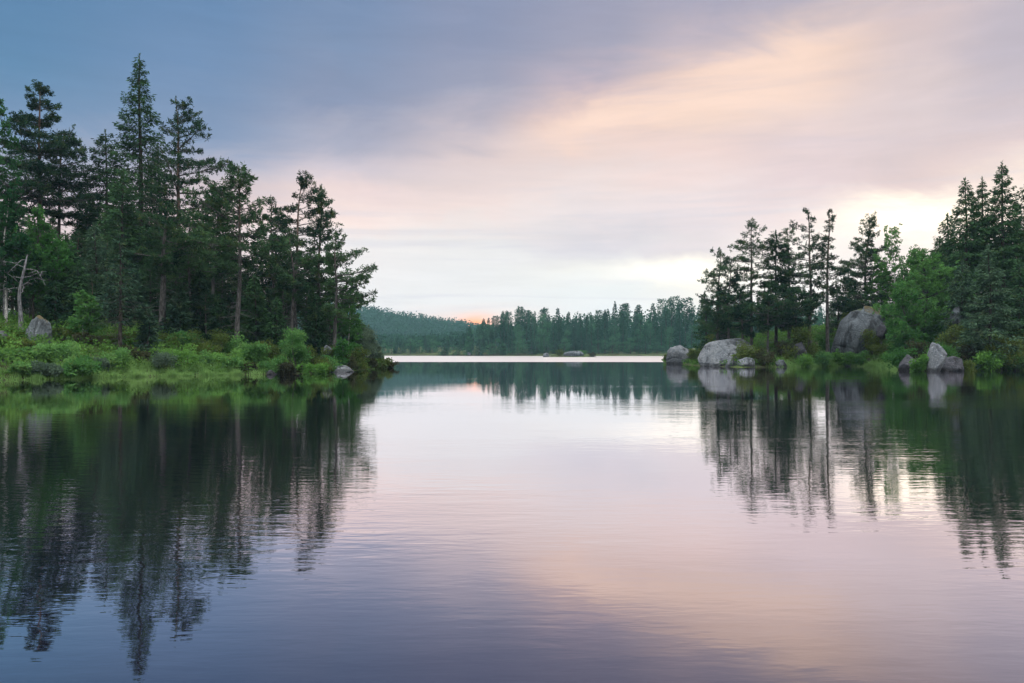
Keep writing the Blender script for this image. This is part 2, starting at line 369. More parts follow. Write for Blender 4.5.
# lake water
wm, t, o = mat('lake water')
tc = t.new('ShaderNodeTexCoord'); PO = tc.outputs['Object']
sp = t.new('ShaderNodeSeparateXYZ'); t.link(PO, sp.inputs[0])
w1 = t.noise(t.mapping(PO, scale=(.55, 1.3, 1), rot=(0, 0, R(4))), 1.2, 3, .55, .3)
w2 = t.noise(t.mapping(PO, scale=(1.6, 5.5, 1), rot=(0, 0, R(-5))), 1.3, 3, .5, .2)
w3 = t.noise(t.mapping(PO, scale=(5, 15, 1), rot=(0, 0, R(3))), 1.3, 2, .5, .2)
patch = t.maprange(t.noise(t.mapping(PO, scale=(.05, .16, 1), loc=(4, 2, 0)), 1.0, 3, .55), .40, .66, .38, 1.75)
east = t.maprange(sp.outputs[0], 1.5, 6.5, .9, 2.3)                    # a little more breeze in the open right-hand water
h = t.math('ADD', t.math('MULTIPLY', w1, .0036), t.math('ADD', t.math('MULTIPLY', w2, .0024), t.math('MULTIPLY', w3, .0006)))
calm = t.maprange(sp.outputs[1], 7, 32, 1.0, .22)
h = t.math('MULTIPLY', t.math('MULTIPLY', t.math('MULTIPLY', h, patch), east), calm)
bp = t.new('ShaderNodeBump', i_Strength=1.0, i_Distance=1.0); t.link(h, bp.inputs['Height'])
# wind-ruffled water beyond the calm bay, and two thin cat's paws
edge = t.math('ADD', sp.outputs[1], t.math('MULTIPLY', t.math('SUBTRACT', t.noise(PO, .12, 2), .5), 3.0))
ruf = t.maprange(edge, 118.5, 120.5)
lw = t.new('ShaderNodeFresnel', i_IOR=1.33); t.link(bp.outputs[0], lw.inputs[1])
# reflectance of still water against its angle, a little stronger than clean water at mid angles
refl = t.ramp(lw.outputs[0], [(.0, (.08,)*3), (.09, (.24,)*3), (.12, (.35,)*3), (.155, (.52,)*3), (.19, (.66,)*3), (.25, (.80,)*3), (.42, (.90,)*3), (.7, (.97,)*3), (1, (1,)*3)])
gl = t.new('ShaderNodeBsdfGlossy', i_Roughness=.012); gl.inputs[0].default_value = (1.0, .965, 1.0, 1); t.link(bp.outputs[0], gl.inputs['Normal'])
deep = t.new('ShaderNodeBsdfDiffuse'); deep.inputs[0].default_value = (.006, .005, .014, 1)
mx = t.new('ShaderNodeMixShader'); t.link(refl, mx.inputs[0]); t.link(deep.outputs[0], mx.inputs[1]); t.link(gl.outputs[0], mx.inputs[2])
gr = t.new('ShaderNodeBsdfGlossy', i_Roughness=.30); gr.inputs[0].default_value = (.80, .74, .72, 1)
mx2 = t.new('ShaderNodeMixShader'); t.link(ruf, mx2.inputs[0]); t.link(mx.outputs[0], mx2.inputs[1]); t.link(gr.outputs[0], mx2.inputs[2])
t.link(mx2.outputs[0], o.inputs[0])
wq = Q(); wq.add([(-1490, -130, 0), (1490, -130, 0), (1490, 1370, 0), (-1490, 1370, 0)], [[0, 1, 2, 3]])
tag(obj('lake_water', wq.mesh('lake_water', [wm])), kind='structure')

# ------------------------------------------------------------------ trees
def trunk_pts(H, rng, lean=(0, 0), wig=.12, K=14):
    z = np.linspace(0, 1, K); ph = rng.uniform(0, 6.28, 4)
    x = lean[0]*z**1.6 + wig*np.sin(z*5+ph[0])*z + wig*.5*np.sin(z*11+ph[1])*z
    y = lean[1]*z**1.6 + wig*np.sin(z*4+ph[2])*z + wig*.5*np.sin(z*9+ph[3])*z
    return np.stack([x, y, z*H], 1)
def on_trunk(pts, z):
    return np.stack([np.interp(z, pts[:, 2], pts[:, 0]), np.interp(z, pts[:, 2], pts[:, 1]), z], 1)
def taper(z, H, r): return r*(1-z/H)**.8*(1+.5*np.exp(-z/.5)) + .012
def dead_twigs(b, pts, rng, z0, z1, n, Lm, r=.02, m=0):
    if n <= 0 or z1 <= z0: return
    z = rng.uniform(z0, z1, n); az = rng.uniform(0, 6.28, n); L = Lm*rng.uniform(.3, 1.1, n)
    p0 = on_trunk(pts, z); d = np.stack([np.cos(az), np.sin(az), rng.uniform(-.45, .25, n)], 1)
    p1 = p0 + d*L[:, None]*.55; d2 = d + np.stack([rng.normal(0, .25, n), rng.normal(0, .25, n), rng.uniform(-.3, .1, n)], 1)
    p2 = p1 + d2*L[:, None]*.45
    rr = r*rng.uniform(.6, 1.3, n)
    b.sticks(p0, p1, rr, rr*.6, m); b.sticks(p1, p2, rr*.6, rr*.2, m)
    k = np.repeat(np.arange(n), 3); f = rng.uniform(.2, .9, len(k))
    q = p1[k]+(p2-p1)[k]*f[:, None]; dd = d2[k] + rng.normal(0, .6, (len(k), 3))
    b.sticks(q, q + dd*L[k][:, None]*.22, rr[k]*.35, rr[k]*.12, m)

def spruce(H, Rm, rng, base=.06, dens=15, mats=('spruce', 'bark'), droop=.28, lean=(0, 0), fill=2.5, narrow=.9, card=1.05, dead=18):
    pts = trunk_pts(H, rng, lean, .10); tr = Q(); zz = pts[:, 2]
    tr.tube(pts, taper(zz, H*1.02, .0115*H+.03), 9)
    zb = base*H; z = []; cur = zb
    while cur < H*.985:
        z += [cur]*int(rng.integers(4, 7)); cur += (.30 + .28*rng.random())*(1-.45*cur/H)*max(.45, min(1, H/14))
    z = np.array(z); z = np.clip(z + rng.normal(0, .10, len(z)), zb, H*.985); n = len(z); tt = (H - z)/(H - zb)
    L = Rm*(tt**(.78*narrow))*(.62 + .5*rng.random(n)) * np.where(rng.random(n) < .13, .35, 1.0)
    L *= 1 - .28*np.clip((tt-.8)/.2, 0, 1); L = np.maximum(L, .18)
    az = rng.uniform(0, 6.28, n)
    k1 = .55 - (.55+droop+.12)*np.clip(tt*2.0, 0, 1) + rng.normal(0, .08, n); k2 = .06 + .30*np.clip(tt*1.6, 0, 1)
    h = np.stack([np.cos(az), np.sin(az), 0*az], 1); s2 = np.stack([-np.sin(az), np.cos(az), 0*az], 1)
    p0 = on_trunk(pts, z); up = np.array([[0, 0, 1.]])
    def at(i, s): return p0[i] + h[i]*(L[i]*s)[:, None] + up*(L[i]*(k1[i]*s + k2[i]*s*s))[:, None]
    br = Q(); I = np.arange(n); rr = .006 + .008*L
    br.sticks(p0, at(I, np.full(n, .5)), rr, rr*.6); br.sticks(at(I, np.full(n, .5)), at(I, np.full(n, .97)), rr*.6, rr*.2)
    if dead: dead_twigs(br, pts, rng, max(.6, H*.03), max(zb*1.6, H*.12), dead, Rm*.8, .016)
    cr = Q(); cnt = np.maximum(3, (L*dens*fill*(.55+.45*np.minimum(L, 2)/1.4)).astype(int)); i = np.repeat(I, cnt); N = len(i)
    s = rng.random(N)**.85*.96 + .04; side = rng.choice([-1., 1.], N); tw = (.42*(1-s)+.13)*np.minimum(L[i], 2.6); tq = rng.random(N)
    c = at(i, s) + s2[i]*(side*tw*tq)[:, None] + h[i]*(tw*tq*.55)[:, None] - up*(tq*tw*.34 + rng.random(N)**2*.22)[:, None]
    d = unit(h[i]*.75 + s2[i]*(side*.7)[:, None] - up*rng.uniform(-.05, .75, N)[:, None] + rng.normal(0, .3, (N, 3)))
    sd = unit(np.cross(d, rnd_unit(rng, N)*.8 + up))
    cr.cards(c, d, sd, rng.uniform(.20, .42, N)*card, rng.uniform(.07, .145, N)*card)
    # leader shoot
    q = rng.uniform(H*.93, H*1.0, 40); a2 = rng.uniform(0, 6.28, 40)
    d = unit(np.stack([np.cos(a2)*.6, np.sin(a2)*.6, np.ones(40)], 1))
    cr.cards(on_trunk(pts, np.minimum(q, H)), d, unit(np.cross(d, rnd_unit(rng, 40))), rng.uniform(.15, .35, 40)*card, rng.uniform(.06, .1, 40)*card)
    return [('trunk', tr.join(br).mesh('spruce_trunk', [M[mats[1]], M['twig']], True)), ('crown', cr.mesh('spruce_crown', [M[mats[0]]]))]

def pine(H, Rm, rng, base=.45, lean=(0, 0), nb=42, tufts=5.5, asym=(0, 0), shape=.5, mats=('pine', 'pinebark'), dead=26, r=None, leaf=(.24, .075), flat=.10, ntuft=16, asc=.32):
    pts = trunk_pts(H, rng, lean, .22); tr = Q(); rad = r or (.010*H+.04)
    tr.tube(pts, taper(pts[:, 2], H*1.03, rad), 9)
    zb = base*H; nb = int(nb*1.2); u = np.sort((np.arange(nb) + rng.random(nb))/nb)**1.12; z = zb + (H*.985-zb)*u
    tier = zb + np.round((z-zb)/(.062*H))*.062*H                       # loose tiers, as pines grow
    z = np.clip(z*.5 + tier*.5, zb, H*.985)
    prof = np.where(u < shape, .55+.45*np.sin(u/shape*math.pi/2), np.clip(1-(u-shape)/(1-shape), 0, 1)**.85*.93+.07)
    az = rng.uniform(0, 6.28, nb) ; L = Rm*prof*rng.uniform(.42, 1.3, nb)*1.08
    L *= 1 + asym[0]*np.cos(az-asym[1]); L = np.maximum(L, .28)
    k1 = asc*(u-.35)*1.6 + .9*np.clip(u-.75, 0, 1)/.25*.6 + rng.normal(0, .13, nb); k2 = np.full(nb, .18)
    h = np.stack([np.cos(az), np.sin(az), 0*az], 1); s2 = np.stack([-np.sin(az), np.cos(az), 0*az], 1); up = np.array([[0, 0, 1.]])
    bend = rng.normal(0, .22, nb); p0 = on_trunk(pts, z)
    def at(i, s): return p0[i] + h[i]*(L[i]*s)[:, None] + s2[i]*(bend[i]*L[i]*s*s)[:, None] + up*(L[i]*(k1[i]*s + k2[i]*s*s))[:, None]
    br = Q(); I = np.arange(nb); rr = .012 + .014*L; f = np.full(nb, 1.0)
    for a, b in ((0, .35), (.35, .7), (.7, 1)): br.sticks(at(I, f*a), at(I, f*b), rr*(1-a*.75), rr*(1-b*.75))
    dead_twigs(br, pts, rng, H*.12, zb, dead, Rm*.62, .022)
    cr = Q(); cnt = np.maximum(2, (L*tufts*1.25 + rng.random(nb)).astype(int)); i = np.repeat(I, cnt); N = len(i)
    s = .25 + .74*rng.random(N)**.75; lat = rng.uniform(-1, 1, N)*L[i]*.42*np.sin(np.clip(s, 0, 1)*2.6+.3)
    c = at(i, s) + s2[i]*lat[:, None] + up*(rng.normal(0, flat, N)+.05)[:, None]
    br.sticks(at(i, np.maximum(s-.22, .1)), c, np.full(N, .012), np.full(N, .005))
    j = np.repeat(np.arange(N), ntuft); K = len(j)
    d = rnd_unit(rng, K); d[:, 2] = d[:, 2]*.8 + .25; d = unit(d + h[i][j]*.3)
    sd = unit(np.cross(d, rnd_unit(rng, K)))
    cr.cards(c[j] + rng.normal(0, .07, (K, 3)), d, sd, rng.uniform(.7, 1.35, K)*leaf[0], rng.uniform(.7, 1.4, K)*leaf[1])
    q = rng.uniform(H*.94, H*1.0, 26); a2 = rng.uniform(0, 6.28, 26); d = unit(np.stack([np.cos(a2)*.7, np.sin(a2)*.7, np.ones(26)], 1))
    cr.cards(on_trunk(pts, q), d, unit(np.cross(d, rnd_unit(rng, 26))), rng.uniform(.8, 1.5, 26)*leaf[0], np.full(26, leaf[1]))
    return [('trunk', tr.join(br).mesh('pine_trunk', [M[mats[1]], M['twig']], True)), ('crown', cr.mesh('pine_crown', [M[mats[0]]]))]

def birch(H, Rm, rng, base=.3, nb=30, tufts=7, lean=(0, 0), mats=('birch', 'birchbark'), r=None, leaf=(.20, .13), shape=.4, ntuft=16):
    return pine(H, Rm, rng, base, lean, nb, tufts, (0, 0), shape, mats, 6, r or .006*H+.03, leaf, .30, ntuft, .75)

def bush(H, Rm, rng, kind='bright', n=2600, leaf=(.16, .09), stems=9, flat=1.0):
    st = Q(); ang = rng.uniform(0, 6.28, stems); rr = Rm*np.sqrt(rng.random(stems))*.7
    p1 = np.stack([np.cos(ang)*rr, np.sin(ang)*rr, H*rng.uniform(.5, .92, stems)*(1-.35*(rr/Rm)**2)], 1); p0 = p1*np.array([[.15, .15, 0]])
    pm = (p0+p1)/2 + rng.normal(0, .06*H, (stems, 3))
    st.sticks(p0, pm, np.full(stems, .012*H+.008), np.full(stems, .008*H+.005)); st.sticks(pm, p1, np.full(stems, .008*H+.005), np.full(stems, .004))
    k = stems*3; src = rng.integers(0, stems, k)
    lump = p0[src] + (p1-p0)[src]*rng.uniform(.45, 1.05, k)[:, None] + rng.normal(0, .16*Rm, (k, 3))*np.array([[1, 1, .7]])
    lump[:, 2] = np.clip(lump[:, 2], .12*H, H*.93)
    st.sticks(pm[src], lump, np.full(k, .008), np.full(k, .003))
    lr = rng.uniform(.16, .34, k)*min(H, Rm*1.3)
    w = lr**2/np.sum(lr**2); j = rng.choice(k, n, p=w); v = rnd_unit(rng, n)
    c = lump[j] + v*(lr[j]*rng.uniform(.35, 1.12, n))[:, None]*np.array([[1, 1, .75*flat]]); c[:, 2] = np.maximum(c[:, 2], .02)
    d = unit(v*.6 + rnd_unit(rng, n)*.9 + np.array([[0, 0, .25]]))
    cr = Q(); cr.cards(c, d, unit(np.cross(d, rnd_unit(rng, n))), rng.uniform(.6, 1.4, n)*leaf[0], rng.uniform(.6, 1.3, n)*leaf[1])
    return [('stems', st.mesh('bush_stems', [M['twig']])), ('foliage', cr.mesh('bush_foliage', [M[kind]]))]

def snag(H, rng, limbs=7, Lm=2.2, r=.30, broken=True):
    pts = trunk_pts(H, rng, (.2, 0), .22, 12); tr = Q(); rad = r*(1-pts[:, 2]/H*.62)*(1+.5*np.exp(-pts[:, 2]/.5)); 
    if broken: rad[-1] *= .35
    tr.tube(pts, rad, 9); br = Q()
    for k in range(limbs):
        z = H*rng.uniform(.45, .96); a = rng.uniform(0, 6.28) if k > 3 else (0.2, 3.0, .5, 2.7)[k]; L = Lm*rng.uniform(.6, 1.2); p = on_trunk(pts, np.array([z]))[0]
        q = [p]; d = np.array([math.cos(a), math.sin(a)*.6, .45])
        for s in range(5):
            d = d + rng.normal(0, .28, 3) + np.array([0, 0, -.16]); q.append(q[-1] + d/np.linalg.norm(d)*L/5)
        br.tube(q, np.linspace(r*.20, .012, 6), 6)
        q = np.array(q); i = rng.integers(2, 6, 5); dd = rng.normal(0, .5, (5, 3))
        br.sticks(q[i], q[i]+dd*L*.35, np.full(5, .025), np.full(5, .008))
    return [('trunk', tr.join(br, 0).mesh('snag_trunk', [M['deadwood']], True))]

def plant(name, parts, px, D, label, cat='tree', group=None, sink=.12, rz=0.0):
    x, y = P(px, D); e = empty(name, (x, y, max(gz(x, y), -.1) - sink), rz)
    tag(e, label, cat, group)
    for n, me in parts: obj(n, me, e)
    return e
def height(px, D, top, sink=.12):
    x, y = P(px, D); return (HZ-top)/F_PX*D + CAM_H - (max(gz(x, y), -.1) - sink)
seed = [100]
def rg(): seed[0] += 1; return np.random.default_rng(seed[0])
def SPR(px, D, top, Rm, label, group=None, **k):
    return plant('spruce_tree', spruce(height(px, D, top), Rm, rg(), **k), px, D, label, 'spruce', group)
def PIN(px, D, top, Rm, label, group=None, lx=0, **k):
    g = rg(); px0 = px - lx*F_PX/D
    return plant('pine_tree', pine(height(px0, D, top), Rm, g, lean=(lx, 0), **k), px0, D, label, 'pine', group)
def BIR(px, D, top, Rm, label, group=None, lx=0, name='birch_tree', cat='birch', **k):
    return plant(name, birch(height(px, D, top), Rm, rg(), lean=(lx, 0), **k), px, D, label, cat, group)
GL, GR = 'trees on the left bank', 'trees on the right bank'

# --- left bank, the trees that make its skyline
SPR(140, 76, 54, 4.6, 'tallest spruce of all, its spire highest on the left bank', GL, base=.16, fill=2.2, narrow=.95, dens=15)
PIN(40, 76, 82, 4.6, 'tall cone-crowned pine near the left edge with a bare reddish trunk', GL, base=.46, shape=.10, nb=96, tufts=6.5, asc=.2)
PIN(64, 79, 131, 2.9, 'pine with a rounded crown just right of the tall cone-crowned pine', GL, base=.52, nb=34, asym=(.3, 0), lx=.6)
PIN(178, 74, 99, 4.3, 'tall pine right of the tallest spruce, layered boughs reaching out to the right', GL, base=.22, shape=.35, nb=74, tufts=5.2, asym=(.38, 0), asc=.15)
SPR(106, 80, 131, 4.7, 'bushy dark spruce just left of the tallest spruce', GL, base=.2, narrow=.8)
SPR(160, 84, 150, 3.4, 'dark spruce filling the gap between the tallest spruce and layered pine', GL, base=.12, narrow=.8)
SPR(122, 70, 168, 3.0, 'dense mid-height spruce below the bushy dark spruce', GL, base=.2, narrow=.8)
PIN(241, 59, 167, 3.0, 'knobbly topped pine whose pale grey trunk stands by the shore shrubs', GL, base=.46, nb=46, shape=.45, tufts=6, lx=.3, dead=46)
PIN(214, 70, 191, 2.5, 'shorter pine standing close left of the knobbly topped pine', GL, base=.42, nb=44, shape=.4)
PIN(272, 74, 202, 3.0, 'blunt topped pine standing between the knobbly topped pine and twin leaning pines', GL, base=.30, nb=52, shape=.35, dead=44)
PIN(304, 70, 178, 2.9, 'taller of the twin pines, crown bent to the right', GL, base=.38, nb=44, shape=.55, lx=1.0, asym=(.35, 0))
PIN(323, 73, 190, 2.8, 'shorter of the twin pines, flat boughs stacked along its right side', GL, base=.34, nb=50, shape=.3, lx=.5, asym=(.45, 0))
PIN(340, 66, 238, 2.3, 'pine nearest the point with a pale trunk and boughs swept right', GL, base=.40, nb=40, shape=.35, lx=.55, asym=(.55, 0), r=.17)
PIN(348, 73, 282, 1.5, 'low dark pine leaning over the water right of the point pine', GL, base=.3, nb=26, shape=.5, lx=.5, asym=(.35, 0), tufts=6)
PIN(163, 60, 205, 2.4, 'pine with a straight thick grey trunk bare to the ground cover', GL, base=.50, nb=34, dead=50, r=.27)
PIN(190, 64, 212, 2.2, 'slim pine standing right of the straight thick trunk', GL, base=.5, nb=30, dead=44)
PIN(292, 66, 232, 1.9, 'thin twin-stemmed pine with reddish lower bark behind the bright rowan bush', GL, base=.5, nb=28, dead=46)
PIN(283, 71, 240, 2.0, 'thin pine with dead lower twigs, left of the reddish one', GL, base=.45, nb=30, dead=46)
SPR(120, 52, 236, 1.7, 'slim half-bare spruce with a pale trunk rising from the shrubs', GL, base=.30, fill=.9, dead=60, mats=('greyspruce', 'bark'))
SPR(96, 62, 225, 2.2, 'olive tinged spruce left of the slim half-bare spruce', GL, base=.15, mats=('greyspruce', 'bark'), fill=1.3, dead=40)
SPR(148, 53, 312, 1.1, 'small young spruce with a pointed top above the shore ferns', GL, base=.06, dens=22, mats=('greyspruce', 'bark'), dead=0)
for px, D, top, rm, lb in (
    (110, 60, 282, 1.7, 'young spruce under the olive tinged spruce'), (134, 62, 270, 1.8, 'young spruce in the gap left of the straight thick trunk'),
    (178, 60, 288, 1.6, 'young spruce between the straight thick trunk and the slim pine'), (200, 64, 272, 1.8, 'half grown spruce among the bare trunks midway along the bank'),
    (220, 60, 296, 1.5, 'young spruce left of the pale grey trunk'), (256, 66, 276, 1.7, 'half grown spruce right of the pale grey trunk'),
    (276, 64, 298, 1.5, 'young spruce left of and above the rowan bush'), (316, 66, 296, 1.5, 'young spruce below the twin pines'),
    (56, 56, 284, 1.5, 'young spruce beside the birch sapling'), (76, 58, 264, 1.7, 'half grown spruce behind the birch sapling')):
    SPR(px, D, top, rm, lb, 'young spruces in the left wood', base=.05, dead=8, mats=('greyspruce' if px % 4 else 'spruce', 'bark'))
SPR(66, 60, 236, 2.2, 'dark spruce behind the big round boulder', GL, base=.18, dead=40)
SPR(262, 80, 226, 2.6, 'dark spruce behind the blunt topped pine', GL, base=.15, dead=30)
SPR(232, 82, 232, 2.6, 'dark spruce set back behind the knobbly topped pine', GL, base=.15, dead=30)
SPR(205, 83, 205, 2.8, 'dark spruce set back under the layered boughs of tall pine', GL, base=.12, dead=30)
SPR(318, 80, 262, 2.2, 'dark spruce low behind the twin pines', GL, base=.12, dead=30)
SPR(86, 84, 176, 2.6, 'narrow spruce top showing between the round crowned pine and bushy spruce', GL, base=.2)
BIR(-7, 60, 100, 1.7, 'tall leafy birch cut by the left edge of the picture', GL, base=.42, nb=34, mats=('leafdark', 'bark'))
BIR(6, 56, 196, 2.4, 'birch with a thin white trunk at the far left', GL, base=.34, nb=34, mats=('leafdark', 'birchbark'))
BIR(34, 58, 214, 2.3, 'leafy birch with fresh green crown below the cone-crowned pine', GL, base=.34, nb=34, mats=('birch', 'bark'), ntuft=12)
BIR(83, 52, 298, 1.0, 'birch sapling with pale green leaves between boulder and slim spruce', GL, base=.3, nb=16, mats=('bright', 'birchbark'), r=.04)
BIR(347, 70, 296, 1.5, 'small light green birch below the point pine', GL, base=.3, nb=24, mats=('birch', 'birchbark'), lx=.5)
plant('dead_tree', snag(height(21, 54, 254), rg(), 8, 1.8, .15), 21, 54, 'bleached dead trunk with crooked bare limbs', 'dead tree', GL)
plant('dead_tree', snag(height(4, 58, 238), rg(), 4, 1.0, .10), 4, 58, 'thin pale dead trunk at the left edge beside the crooked limbed one', 'dead tree', GL)

# --- trees deep in the wood: three builds, then copies
def fillers(spec, group, lab_s, lab_p, rs):
    r_ = np.random.default_rng(rs); protoS = protoP = None
    for px, D, top in spec:
        x, y = P(px, D); z = gz(x, y) - .15; Hh = (HZ-top)/F_PX*D + CAM_H - z
        if r_.random() < .7:
            if protoS is None:
                protoS = [plant('spruce_tree', spruce(15, 2.9, rg(), base=b_, dens=12, narrow=.8, dead=30), px, D, lab_s, 'spruce', group) for b_ in (.12, .22)]
                Hp = 15; use = protoS.copy(); 
            src = protoS[int(r_.integers(0, 2))]; Hp = 15
            if not src.get('placed'): src['placed'] = 1; c = src
            else: c = copy_tree(src, (0, 0, 0), 0, 1)
        else:
            if protoP is None:
                protoP = plant('pine_tree', pine(15, 2.5, rg(), base=.42, nb=40, dead=34), px, D, lab_p, 'pine', group); protoP['placed'] = 1; c = protoP
            else: c = copy_tree(protoP, (0, 0, 0), 0, 1)
            Hp = 15
        s = Hh/Hp; c.location = (x, y, z); c.rotation_euler = (0, 0, r_.uniform(0, 6.28)); w = s*r_.uniform(.85, 1.15) if s > .8 else s*1.1
        c.scale = (w, w, s)
    for p_ in (protoS or []) + ([protoP] if protoP else []):
        if 'placed' in p_: del p_['placed']
r0 = random.Random(5)
spec = [(px, D, top) for px, D, top in ((196, 74, 238), (222, 76, 250), (248, 72, 262), (258, 68, 285), (275, 80, 255), (287, 76, 282), (306, 77, 268), (312, 70, 292), (330, 78, 280), (336, 74, 300), (30, 66, 236), (52, 64, 250), (12, 70, 222), (78, 72, 232), (108, 66, 238), (134, 72, 226), (176, 70, 240), (150, 66, 250), (92, 58, 276), (180, 60, 282), (206, 62, 290), (50, 72, 224))]
fillers(spec, 'trees inside the left wood', 'mid-height dark spruce standing inside the left wood', 'mid-height dark pine standing inside the left wood', 21)
spec = []
for row, D in enumerate((84, 91, 98, 105)):
    for k in range(15):
        px = -50 + k*26 + r0.uniform(-9, 9) + row*6
        if px > 338: continue
        base = np.interp(px, [-60, 60, 140, 200, 250, 300, 340], [215, 222, 214, 240, 262, 280, 305])
        spec.append((px, D + r0.uniform(-3, 3), base + r0.uniform(-8, 22)))
fillers(spec, 'trees deep in the left wood', 'dark spruce crowded deep in the left wood behind the front trees', 'dark pine crowded deep in the left wood behind the front trees', 3)
spec = [(-70, 60, 150), (-110, 66, 120), (-60, 74, 140), (-150, 72, 150), (-30, 66, 175), (-95, 84, 120), (-190, 80, 140)]
fillers(spec, 'trees beyond the left edge', 'conifer at the outer left of the bank, past the leafy birch', 'pine at the outer left of the bank, past the leafy birch', 8)

# --- right bank
PIN(718, 93, 250, 2.9, 'leftmost pine on the right bank, thin crown lit gold by the sky', GR, base=.25, nb=50, shape=.3, tufts=4.4)
PIN(730, 91, 262, 2.5, 'pine close right of the leftmost gold-lit pine', GR, base=.35, nb=36, shape=.3, lx=.2, tufts=4.4)
PIN(753, 90, 224, 3.0, 'umbrella-topped pine with one long bough out to the left', GR, base=.52, nb=34, shape=.55, lx=.2, asym=(.25, math.pi), tufts=4.4)
SPR(776, 88, 231, 3.0, 'dense dark spruce between the umbrella-topped pine and slender pair', GR, base=.30, narrow=.7)
PIN(789, 92, 229, 2.6, 'pine half hidden behind the dense dark spruce', GR, base=.4, nb=36, shape=.3, asym=(.4, 0))
PIN(808, 86, 211, 2.6, 'left one of the slender pair of tall open-crowned pines', GR, base=.36, nb=44, shape=.35, tufts=3.6, asym=(.35, math.pi), lx=-.2)
PIN(826, 85, 210, 2.0, 'right one of the slender pair of pines, narrow and pointed', GR, base=.36, nb=46, shape=.2, tufts=4, lx=-.2, asym=(.25, 0))
PIN(866, 92, 218, 3.9, 'bushy cone-shaped pine standing over the cliff rock', GR, base=.22, nb=62, shape=.15, tufts=5.5)
BIR(893, 88, 228, 2.2, 'slender birch with a white trunk and thin leafy top', GR, base=.42, nb=26, tufts=5, r=.09, lx=.3)
BIR(925, 76, 256, 3.4, 'broad leafy tree with bright green crown over the upright pale slab', GR, base=.12, nb=64, tufts=8, name='broadleaf_tree', cat='broadleaf tree', mats=('leafy', 'bark'), leaf=(.18, .11), shape=.4, ntuft=20)
BIR(905, 73, 290, 2.0, 'smaller leafy tree at the left foot of the broad leafy tree', GR, base=.12, nb=40, tufts=8, name='broadleaf_tree', cat='broadleaf tree', mats=('leafy', 'bark'), leaf=(.18, .11), ntuft=20)
BIR(940, 90, 252, 1.4, 'thin pale birch poking up behind the broad leafy tree', GR, base=.4, nb=20, tufts=4, r=.06)
PIN(849, 94, 262, 2.4, 'mid-height pine left of the bushy cone-shaped pine', GR, base=.2, nb=44, shape=.2)
BIR(880, 90, 264, 1.8, 'mid-height leafy birch between cone-shaped pine and slender white birch', GR, base=.2, nb=34, ntuft=18, leaf=(.17, .11))
SPR(905, 92, 268, 2.2, 'mid-height spruce behind the slender white birch', GR, base=.1)
BIR(914, 86, 250, 2.0, 'airy leafy birch left of the broad leafy tree top', GR, base=.3, nb=34, ntuft=14, leaf=(.17, .11), r=.07)
SPR(966, 78, 179, 4.2, 'left one of the three spruce spires at right, shaggy tipped', GR, base=.12, narrow=1.05, fill=3.2)
SPR(983, 80, 177, 3.8, 'middle one of the three spruce spires at right, thin tipped', GR, base=.12, narrow=1.15, fill=3.2)
SPR(1003, 77, 162, 4.0, 'tallest spruce spire on the right bank', GR, base=.12, narrow=1.1, fill=3.2)
SPR(1025, 79, 184, 3.9, 'spruce cut by the right edge of the picture', GR, base=.12, narrow=.9)
SPR(948, 82, 214, 2.9, 'lower spruce stepping down left of the three spires', GR, base=.12, narrow=.8)
SPR(938, 84, 238, 2.4, 'small spruce at the outer left of the spire cluster', GR, base=.12, narrow=.8)
SPR(990, 65, 246, 2.7, 'grey green spruce with drooping skirts at the water', GR, base=.10, mats=('greyspruce', 'bark'), droop=.5, dead=50)
SPR(962, 70, 262, 2.3, 'dark spruce between broad leafy tree and grey green spruce', GR, base=.08, mats=('greyspruce', 'bark'))
SPR(1020, 68, 262, 2.4, 'dark low spruce beside the right edge, behind the shore bushes', GR, base=.08)
PIN(838, 92, 282, 1.9, 'short pine in the dip right of the slender pair', GR, base=.2, nb=34, shape=.3)
PIN(768, 84, 287, 2.7, 'low spreading pine with bare legs over the big grey rock', GR, base=.42, nb=30, shape=.5, tufts=7, dead=30)
PIN(795, 84, 291, 2.6, 'low spreading pine right of the first, over the heather slope', GR, base=.42, nb=30, shape=.5, tufts=7, dead=30)
PIN(742, 86, 290, 2.2, 'low pine at the left of the spreading pines, above big rock', GR, base=.36, nb=28, shape=.5, tufts=7, dead=30)
SPR(706, 97, 292, 1.9, 'low dark spruce at the left end of the right bank', GR, base=.1)
SPR(722, 99, 296, 2.0, 'low dark spruce under the gold-lit pines', GR, base=.1)
spec = []
for row, D in enumerate((100, 108, 118)):
    for k in range(15):
        px = 728 + k*29 + r0.uniform(-9, 9) + row*9
        base = np.interp(px, [700, 800, 850, 920, 960, 1000, 1200], [302, 298, 290, 268, 235, 225, 220])
        spec.append((px, D + r0.uniform(-3, 3), base + r0.uniform(-6, 16)))
fillers(spec, 'trees deep in the right wood', 'dark spruce crowded at the back of the right bank', 'dark pine crowded at the back of the right bank', 12)

